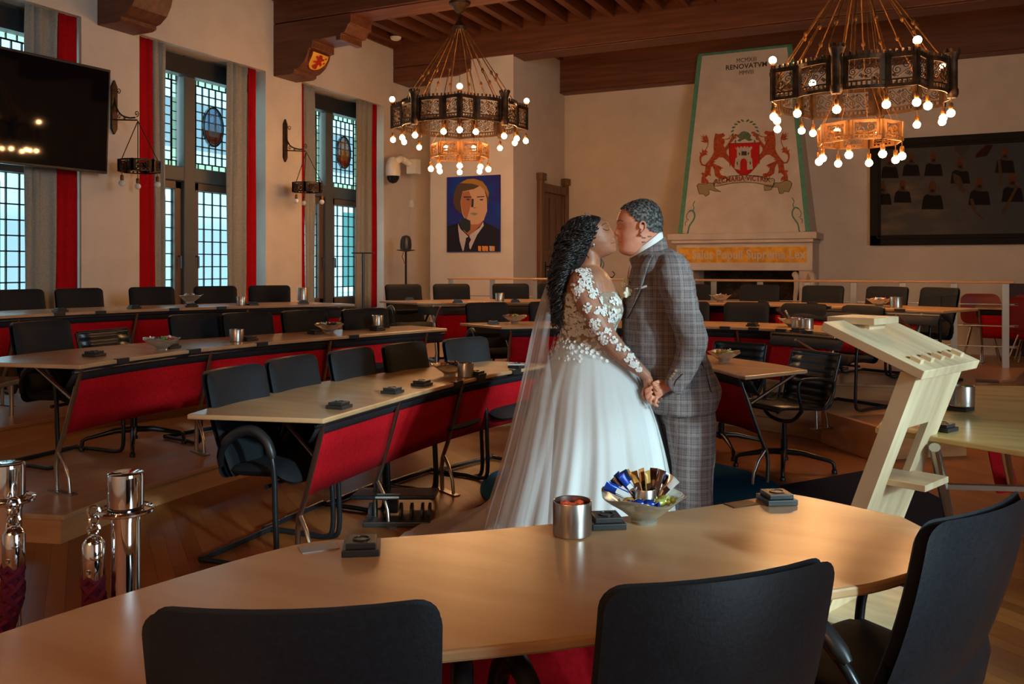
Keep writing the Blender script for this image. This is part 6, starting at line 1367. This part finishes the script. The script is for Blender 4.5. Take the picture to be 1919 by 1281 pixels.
if p:
    petal = mat('cream_petal', (.80, .76, .58), .7); leafm = mat('leaf_green', (.05, .16, .03), .6)
    for cx, cy, s in ((1178, 531, 1.0), (1183, 547, 1.1), (1176, 552, .8)):
        q = on_skin(bj, cx, cy, False, .016)[0] or p+rf((cx-1181)*S, 0, -(cy-543)*S); mb = MB()
        for k in range(9):
            a = k*2.4; r = (.003+.0016*k)*s; c = q+rf(r*math.cos(a), -.006+.0006*k, r*math.sin(a)); tl = .011*s
            mb.rings([[c+rf(t_*tl*math.cos(b_)*math.cos(a)-t_*tl*.7*math.sin(b_)*math.sin(a), -.004*(1-t_**2), t_*tl*math.cos(b_)*math.sin(a)+t_*tl*.7*math.sin(b_)*math.cos(a)) for b_ in [2*PI*i/10 for i in range(10)]] for t_ in (.05, .5, 1.0)])
        mb.build('rose_bloom', petal, gr, world=True, smooth=60)
    for k, (dx, dy, a) in enumerate(((9, -8, 60), (12, -2, 30), (10, 6, -20), (7, 12, -60), (3, -14, 100), (13, -12, 50), (4, 14, -80))):
        c = p+rf(dx*S, .0, -dy*S); t = math.radians(a); L_ = .022; W_ = .006; u = rf(math.cos(t), -.2, math.sin(t)).normalized(); v_ = rf(-math.sin(t), 0, math.cos(t))
        MB().add([c-u*L_*.5, c+v_*W_, c+u*L_*.6, c-v_*W_, c+rf(0, -.004, 0)], [(0, 4, 3), (0, 1, 4), (1, 2, 4), (4, 2, 3)]).build('leaf', leafm, gr, world=True, smooth=60)
# ---------------------------------------------------------------- bride
br_ = empty('person', tuple(rf(pr(1100), D0, 0)), TH, 'bride with long black curls in white lace gown and veil, kissing the man', 'person')
frontB = [(402, 1108), (405, 1121), (409, 1130), (414, 1137), (420, 1141.5), (425, 1143.5), (430, 1144.5), (436, 1145.5), (442, 1147.5), (448, 1150), (454, 1152), (460, 1153.5), (467, 1155), (471, 1153.5), (475, 1148), (479, 1139), (484, 1126), (489, 1114)]
backB = [(402, 1098), (405, 1084), (409, 1074), (416, 1066), (425, 1061), (435, 1060), (445, 1062), (455, 1067), (465, 1074), (475, 1083), (484, 1094), (489, 1102)]
widthB = [(402, .006), (405, .032), (409, .048), (415, .060), (423, .068), (433, .071), (443, .070), (453, .066), (463, .058), (471, .046), (478, .033), (484, .02), (489, .006)]
featB = [(425, 0, .010), (430, 1.8, .010), (435, 4.2, .013), (439, 5.4, .018), (442.5, 3.6, .019), (445.5, .8, .016), (448.5, 2.4, .022), (451.5, 3.2, .024), (454, 1.2, .024), (457, 3.4, .024), (460, 2.2, .022), (463.5, .2, .02), (468, 1.2, .02), (474, .3, .02)]
mb = MB(); mb.rings(headmesh(frontB, featB, backB, widthB, 402.3, 488.5, 1, eye=429))
limb(mb, [(1098, 455, 0, 19), (1103, 475, 0, 20), (1105, 492, 0, 20), (1100, 512, 0, 25)], 24)
TB = [(497, 1088, 1122, .055, 0), (505, 1074, 1131, .105, 0), (514, 1060, 1139, .15, 0), (526, 1052, 1147, .17, 0), (542, 1047, 1153, .175, 0), (560, 1044, 1160, .175, 0), (577, 1045, 1167, .172, 0), (592, 1047, 1163, .165, 0), (608, 1051, 1154, .15, 0), (626, 1053, 1149, .145, 0), (645, 1048, 1154, .16, 0), (690, 1035, 1168, .19, 0)]
loft(mb, TB, 44, .95)
for s_ in (-1, 1): limb(mb, [(1098, 585, s_*.0+s_*.0, 10), (1144, 574, s_*.075, 15), (1152, 576, s_*.075, 10)], 14)
for s_ in (-1, 1):
    limb(mb, [(1088, 516, s_*.10, 18), (1086, 534, s_*.165, 23), (1098, 565, s_*.205, 22), (1112, 596, s_*.225, 20.5), (1128, 624, s_*.235, 18), (1146, 646, s_*.24, 16.5), (1168, 667, s_*.24, 13.5), (1188, 684, s_*.238, 10), (1200, 695, s_*.236, 8.4)], 18)
    d = s_*.222
    limb(mb, [(1199, 694, d, 8.0), (1202, 702, d-s_*.006, 8.8), (1203, 711, d-s_*.010, 9), (1203, 717, d-s_*.010, 7.5)], 14)
    for i, (k0, k1, k2, r_) in enumerate((((1195, 714), (1191.5, 725), (1197, 736), 2.9), ((1199, 718), (1200, 733), (1208, 742.5), 3.0), ((1204, 720), (1212, 735), (1223, 742), 3.0), ((1209, 719), (1218, 731), (1229, 736), 2.6))):
        dd = d+s_*(.004-.010*i); limb(mb, [(*k0, dd, r_*1.15), ((k0[0]+k1[0])/2, (k0[1]+k1[1])/2, dd, r_*1.05), (*k1, dd, r_), ((k1[0]+k2[0])/2, (k1[1]+k2[1])/2, dd-s_*.006, r_*.95), (*k2, dd-s_*.012, r_*.75)], 10, 3)
    limb(mb, [(1201, 702, d+s_*.006, 4.4), (1207, 708, d+s_*.022, 3.7), (1212, 713, d+s_*.034, 3.3), (1216, 719, d+s_*.036, 2.8)], 10, 3)
loft(mb, [(680, 1045, 1165, .16, 0), (760, 1062, 1160, .14, 0), (860, 1080, 1150, .11, 0), (960, 1090, 1140, .09, 0), (1040, 1095, 1140, .08, 0)], 24)
bodyB = remeshed(mb, 'body', skinB, br_, voxel=.0029, smooth=2)
bb_ = raycaster([bodyB])
blk = mat('lash_black', (.01, .008, .008), .5)
mark('eyebrow', [(1141, 419), (1137, 418), (1132, 419.5), (1128, 423)], .0014, blk, br_, bb_); mark('eyelashes', [(1142, 430), (1138.5, 431.5), (1134, 430.5), (1130.5, 428)], .0016, blk, br_, bb_)
mark('lips', [(1152, 454.5), (1148.5, 455), (1145, 456)], .0014, mat('lip_colour', (.22, .05, .035), .4), br_, bb_)
# bodice and sleeves of sheer tulle, lace flowers on top
lace = mat('lace_bodice', (.5, .4, .32), .8); N, L, b = nodes(lace); tc = N.new('ShaderNodeTexCoord'); vo = N.new('ShaderNodeTexVoronoi'); vo.inputs['Scale'].default_value = 48; vo.feature = 'F1'; nz = N.new('ShaderNodeTexNoise'); nz.inputs['Scale'].default_value = 22; nz.inputs['Detail'].default_value = 3
cr = N.new('ShaderNodeValToRGB'); cr.color_ramp.elements[0].position = .44; cr.color_ramp.elements[1].position = .52; cr.color_ramp.elements[0].color = (.30, .20, .14, 1); cr.color_ramp.elements[1].color = (.62, .56, .50, 1)
ad = N.new('ShaderNodeMath'); ad.operation = 'ADD'; sb = N.new('ShaderNodeMath'); sb.operation = 'MULTIPLY'; sb.inputs[1].default_value = -.35
L.new(tc.outputs['Object'], vo.inputs['Vector']); L.new(tc.outputs['Object'], nz.inputs[0]); L.new(vo.outputs['Distance'], sb.inputs[0]); L.new(sb.outputs[0], ad.inputs[0]); L.new(nz.outputs[0], ad.inputs[1])
a2 = N.new('ShaderNodeMath'); a2.operation = 'ADD'; a2.inputs[1].default_value = .12; L.new(ad.outputs[0], a2.inputs[0]); L.new(a2.outputs[0], cr.inputs[0]); L.new(cr.outputs[0], b.inputs['Base Color']); bp = N.new('ShaderNodeBump'); bp.inputs['Strength'].default_value = .5; bp.inputs['Distance'].default_value = .01; L.new(a2.outputs[0], bp.inputs['Height']); L.new(bp.outputs[0], b.inputs['Normal'])
def tulle(name, col, alpha, rough=.9):
    m = bpy.data.materials.new(name); m.use_nodes = True; N = m.node_tree.nodes; L = m.node_tree.links; N.remove(N['Principled BSDF']); out = N['Material Output']
    d = N.new('ShaderNodeBsdfDiffuse'); d.inputs[0].default_value = (*col, 1); t = N.new('ShaderNodeBsdfTranslucent'); t.inputs[0].default_value = (*col, 1); x = N.new('ShaderNodeMixShader'); x.inputs[0].default_value = .35
    L.new(d.outputs[0], x.inputs[1]); L.new(t.outputs[0], x.inputs[2]); tp = N.new('ShaderNodeBsdfTransparent'); y = N.new('ShaderNodeMixShader'); y.inputs[0].default_value = alpha
    L.new(tp.outputs[0], y.inputs[1]); L.new(x.outputs[0], y.inputs[2]); L.new(y.outputs[0], out.inputs[0]); return m
mb = MB(); loft(mb, [(545, 1044, 1157, .178, 0), (560, 1041, 1164, .180, 0), (577, 1042, 1171, .177, 0), (592, 1044, 1167, .170, 0), (608, 1048, 1158, .155, 0), (626, 1050, 1153, .150, 0), (642, 1046, 1157, .163, 0)], 48, .95)
for s_ in (-1, 1): limb(mb, [(1130, 560, s_*.06, 14), (1148, 572, s_*.075, 20), (1160, 575, s_*.075, 14.5)], 16)
bod = remeshed(mb, 'bodice', lace, br_, voxel=.006, smooth=4)
mb = MB(); T2 = [(r_[0], r_[1]-1.5, r_[2]+1.2, r_[3]+.004, 0) for r_ in TB[1:10]]; R = []
rows = smooth_tab(T2, 4)
for row in rows:
    py, l, r, hd = row[:4]; c = pr((l+r)/2); hw = (r-l)/2*S; ring = []
    for i in range(41):
        a = math.radians(62)+math.radians(236)*i/40; ring.append(rf(c+hw*math.copysign(abs(math.cos(a))**.95, math.cos(a)), D0+hd*math.copysign(abs(math.sin(a))**.95, math.sin(a)), pz(py)))
    R.append(ring)
mb.grid(R).build('sheer_back', tulle('sheer_tulle', (.60, .36, .28), .28), br_, world=True, smooth=60)
mb = MB()
for s_ in (-1, 1): limb(mb, [(1086, 530, s_*.16, 24.5), (1098, 565, s_*.205, 23.2), (1112, 596, s_*.225, 21.7), (1128, 624, s_*.235, 19.2), (1146, 646, s_*.24, 17.7), (1168, 667, s_*.24, 14.7), (1188, 684, s_*.238, 11.2), (1199, 694, s_*.236, 9.6)], 20); mb.f = [f for f in mb.f if len(f) == 4]
h_ = len(mb.v)//2
for s_ in (0, 1):
    k = MB(); k.v = mb.v[s_*h_:(s_+1)*h_]; k.f = [tuple(i-s_*h_ for i in f) for f in mb.f if s_*h_ <= f[0] < (s_+1)*h_]; k.build('sheer_sleeve', tulle('sleeve_tulle', (.60, .38, .30), .30), br_, world=True, smooth=60)
ball = raycaster([bodyB, bod]); lw = mat('white_lace', (.80, .77, .74), .8); rl = random.Random(11); fl = MB()
def flower(p, n_, r):
    m_ = Matrix.Translation(p) @ n_.to_track_quat('Z', 'Y').to_matrix().to_4x4() @ Matrix.Rotation(rl.uniform(0, 6), 4, 'Z'); k = 15; ring = [(r*(.84+.16*math.cos(5*2*PI*i/k))*math.cos(2*PI*i/k), r*(.84+.16*math.cos(5*2*PI*i/k))*math.sin(2*PI*i/k), .0022+.0015*rl.random()) for i in range(k)]
    fl.add([m_ @ Vector(v) for v in [(0, 0, .0008)]+ring], [(0, 1+i, 1+(i+1) % k) for i in range(k)])
def cluster(cx, cy, rx, ry, n, r=2.6, both=True):
    n = int(n*1.35)
    for back in ((False, True) if both else (False,)):
        for _ in range(n):
            a = rl.uniform(0, 2*PI); q = math.sqrt(rl.random()); p, n_ = on_skin(ball, cx+rx*q*math.cos(a), cy+ry*q*math.sin(a), back, .004)
            if p: flower(p, n_, r*S*rl.uniform(.7, 1.3))
for c in ((1101, 517, 10, 13, 46), (1112, 551, 9, 10, 34), (1092, 532, 6, 16, 22), (1084, 552, 6, 14, 20), (1068, 510, 8, 5, 14), (1060, 520, 5, 8, 14), (1055, 535, 4, 10, 14), (1050, 556, 3.5, 18, 20), (1088, 508, 8, 5, 14), (1068, 562, 6, 10, 22), (1125, 563, 4, 8, 12), (1131, 583, 5, 8, 20), (1116, 606, 9, 12, 34), (1127, 628, 6, 7, 14), (1134, 636, 7, 8, 16), (1146, 592, 10, 14, 24), (1148, 565, 8, 8, 14),
          (1160, 650, 5, 6, 8), (1178, 670, 7, 6, 16), (1188, 682, 8, 6, 22), (1173, 655, 5, 5, 8), (1197, 692, 6, 4, 12), (1185, 668, 4, 5, 8), (1102, 577, 7, 9, 14), (1120, 583, 6, 8, 12), (1140, 620, 6, 7, 10), (1150, 637, 6, 6, 10), (1093, 512, 8, 6, 16), (1105, 534, 8, 8, 16), (1078, 540, 6, 10, 14), (1066, 590, 14, 12, 40), (1085, 600, 16, 12, 40), (1075, 620, 22, 10, 60), (1105, 622, 16, 8, 30), (1072, 575, 10, 8, 24)): cluster(*c)
for _ in range(260):
    a = rl.uniform(0, 2*PI); py = rl.uniform(630, 668); l, r, hd = lerp_tab([(626, 1050, 1153, .150), (650, 1043, 1166, .19), (680, 1030, 1184, .245)], py); c = pr((l+r)/2)
    p = rf(c+((r-l)/2*S+.020)*math.cos(a), D0+(hd+.026)*math.sin(a), pz(py)); n_ = rf(math.cos(a), math.sin(a), .3); flower(p, n_.normalized(), 3.4*S*rl.uniform(.7, 1.3))
fl.build('lace_flowers', lw, br_, world=True, smooth=0)['kind'] = 'stuff'
# skirt: satin underskirt and a tulle layer over it
TS = [(634, 1050, 1154, .150, 0), (650, 1044, 1165, .190, 0), (680, 1030, 1184, .245, 0), (720, 1012, 1203, .30, 0), (770, 997, 1222, .36, .01), (830, 980, 1239, .42, .03), (890, 962, 1251, .47, .05), (950, 943, 1261, .52, .08), (1000, 926, 1268, .56, .10), (1058, 903, 1277, .60, .13)]
def folds(am, n1, ph):
    def f(py, a):
        k = min(1, max(0, (py-640)/260)); return 1+am*k*(math.sin(n1*a+ph+.5*math.sin(2*a))+.5*math.sin((n1*2-3)*a+ph*2+py*.004)+.35*math.sin((n1*3+1)*a+1.3*ph))
    return f
mb = MB(); loft(mb, TS, 220, 1.0, folds(.020, 13, 2.1)); mb.f = [f for f in mb.f if len(f) == 4]
mb.build('underskirt', mat('white_satin', (.74, .74, .74), .6), br_, world=True, smooth=80)
mb = MB(); loft(mb, [(r_[0], r_[1]-4, r_[2]+5, r_[3]+.022, r_[4]) for r_ in TS], 220, 1.0, folds(.040, 13, 2.1)); mb.f = [f for f in mb.f if len(f) == 4]
mb.build('tulle_overskirt', tulle('white_tulle', (.82, .80, .79), .42), br_, world=True, smooth=80)
# train gathered on the floor
rows = []
for i in range(25):
    t = i/24; row = []
    for j in range(29):
        u = j/28; a = math.radians(118+u*100); rr_ = (.52+.42*t); x = pr(1085)+rr_*1.28*math.cos(a)*(.62+.16*t); y = .13+rr_*.95*math.sin(a)
        row.append(rf(x, D0+y, .012+.20*(1-t)**1.5*(.8+.4*math.sin(u*23))+.03*abs(math.sin(u*31+t*7))*(1-t*.6)))
    rows.append(row)
MB().grid(rows).build('train', tulle('train_tulle', (.80, .76, .74), .6), br_, world=True, smooth=80)
# veil
rows = []
for row in smooth_tab([(424, 1085, 24, .055), (440, 1082, 30, .07), (470, 1082, 38, .07), (510, 1084, 50, .10), (560, 1084, 68, .15), (620, 1082, 82, .22), (700, 1074, 90, .31), (780, 1074, 108, .37), (860, 1074, 128, .43), (930, 1075, 150, .48), (1000, 1078, 172, .52), (1050, 1080, 190, .56)], 4):
    py, c, hw, hd = row; r_ = []
    for i in range(61):
        op = 22+46*min(1, max(0, (py-430)/330)); a = math.radians(180-op)+math.radians(2*op)*i/60; k = 1+.035*math.sin(a*22+py*.01)*min(1, (py-420)/150); r_.append(rf(pr(c)+hw*S*k*math.cos(a), D0+.02+hd*k*math.sin(a), pz(py)))
    rows.append(r_)
MB().grid(rows).build('veil', tulle('veil_tulle', (.85, .80, .80), .33), br_, world=True, smooth=80)
# hair: cap plus many curls
hb_ = noisy(mat('black_hair', (.012, .010, .010), .38, spec=.6), (.008, .007, .007), (.022, .018, .018), (1, 1, 1), 3, nscale=40)
hr = MB()
def hring(py, l, r, hd): return [q3((l+r)/2+(r-l)/2*math.cos(a), py, hd*math.sin(a)) for a in [2*PI*i/36 for i in range(36)]]
capR = [hring(*t) for t in smooth_tab([(403, 1092, 1110, .02), (406, 1080, 1124, .05), (412, 1068, 1130, .072), (420, 1061, 1130, .083), (432, 1054, 1124, .088), (446, 1050, 1119, .088), (460, 1049, 1113, .082), (475, 1049, 1107, .078), (490, 1047, 1099, .072), (505, 1043, 1088, .06), (520, 1040, 1074, .05)], 3)]
hr.rings(capR); rc = random.Random(21)
def curl(P, rad, amp, turns, r0, n=46):
    Q = cat_rom(P, 12); L_ = [0]
    for i in range(1, len(Q)): L_.append(L_[-1]+(Q[i]-Q[i-1]).length)
    out = []; rs = []
    for i, p in enumerate(Q):
        t = (Q[min(i+1, len(Q)-1)]-Q[max(i-1, 0)]).normalized(); A = t.orthogonal().normalized(); B = t.cross(A); s = L_[i]/L_[-1]; a = r0+turns*2*PI*s; am = amp*min(1, s*5)
        out.append(p+A*am*math.cos(a)+B*am*math.sin(a)); rs.append(rad*(1-.55*s**3)*(.6+.4*min(1, s*8)))
    hr.tube(out, rs, 6)
for i in range(340):
    th = rc.uniform(math.radians(55), math.radians(305)) if i > 70 else rc.uniform(math.radians(150), math.radians(330))
    # th is the angle round the head (0 = face side); camera side is 270
    k = rc.random(); py0 = rc.uniform(404, 440); l0, r0_, h0 = lerp_tab([(403, 1092, 1110, .02), (412, 1068, 1128, .072), (432, 1054, 1122, .088), (460, 1049, 1113, .082)], py0)
    def on(py, th, g):
        l, r, h = lerp_tab([(403, 1092, 1110, .02), (406, 1080, 1124, .05), (412, 1068, 1129, .072), (432, 1054, 1123, .088), (460, 1049, 1112, .083), (475, 1048, 1106, .08), (505, 1038, 1090, .12), (540, 1034, 1068, .15), (580, 1034, 1060, .13), (612, 1042, 1060, .10)], py); return q3((l+r)/2+((r-l)/2+g/S)*math.cos(th), py, (h+g)*math.sin(th))
    end = rc.uniform(470, 500) if math.cos(th) > .1 else rc.choice([rc.uniform(490, 540), rc.uniform(540, 618), rc.uniform(570, 615)])
    th1 = PI+(th-PI)*rc.uniform(.6, .95); g = rc.uniform(.0, .010); ys = [py0, py0+(end-py0)*.33, py0+(end-py0)*.66, end]
    P = [on(y, th+(th1-th)*q, g) for y, q in zip(ys, (0, .3, .7, 1))]
    curl(P, rc.uniform(.0016, .0042), rc.uniform(.008, .021), (end-py0)/rc.uniform(16, 34), rc.uniform(0, 6))
for s_, pts in ((.06, [(1128, 480), (1135, 494), (1131, 506), (1139, 515), (1150, 520), (1155, 513), (1150, 508)]), (.055, [(1126, 470), (1130, 490), (1128, 505), (1136, 520), (1145, 527)]), (-.03, [(1044, 540), (1030, 556), (1036, 575), (1031, 592), (1044, 612)]), (-.02, [(1046, 515), (1028, 535), (1034, 552), (1028, 565)]), (-.02, [(1046, 580), (1034, 596), (1046, 604), (1048, 620)])): hr.tube(cat_rom([q3(x, y, s_) for x, y in pts], 5), [.0026]*(5*(len(pts)-1))+[.001], 6)
hr.build('hair', hb_, br_, world=True, smooth=70)
sil = mat('silver_leaf', (.85, .83, .80), .2, .8); mb = MB()
for k, (x, y) in enumerate(((1076, 418), (1081, 414), (1086, 411), (1090, 407), (1094, 410), (1098, 404.5), (1101, 403), (1096, 400.5), (1104, 405))):
    for j in range(3):
        c = q3(x, y, -.055+.02*j); a = rc.uniform(0, 3); u = rf(math.cos(a), 0, math.sin(a))*.007; v_ = rf(-math.sin(a), -.5, math.cos(a))*.0035; mb.add([c-u, c+v_, c+u, c-v_, c+rf(0, -.003, 0), c+rf(0, .003, 0)], [(0, 1, 4), (1, 2, 4), (2, 3, 4), (3, 0, 4), (1, 0, 5), (2, 1, 5), (3, 2, 5), (0, 3, 5)])
mb.tube([q3(x, y, -.05) for x, y in ((1074, 419), (1086, 412), (1098, 405), (1106, 404))], .0015, 6); mb.build('hair_ornament', sil, br_, world=True, smooth=0)
MB().lathe([(.001, .006), (.003, .003), (.002, 0), (.004, -.006), (.003, -.014), (.001, -.02)], 10, tuple(q3(1110.5, 456, -.078))).build('earring', sil, br_, world=True)
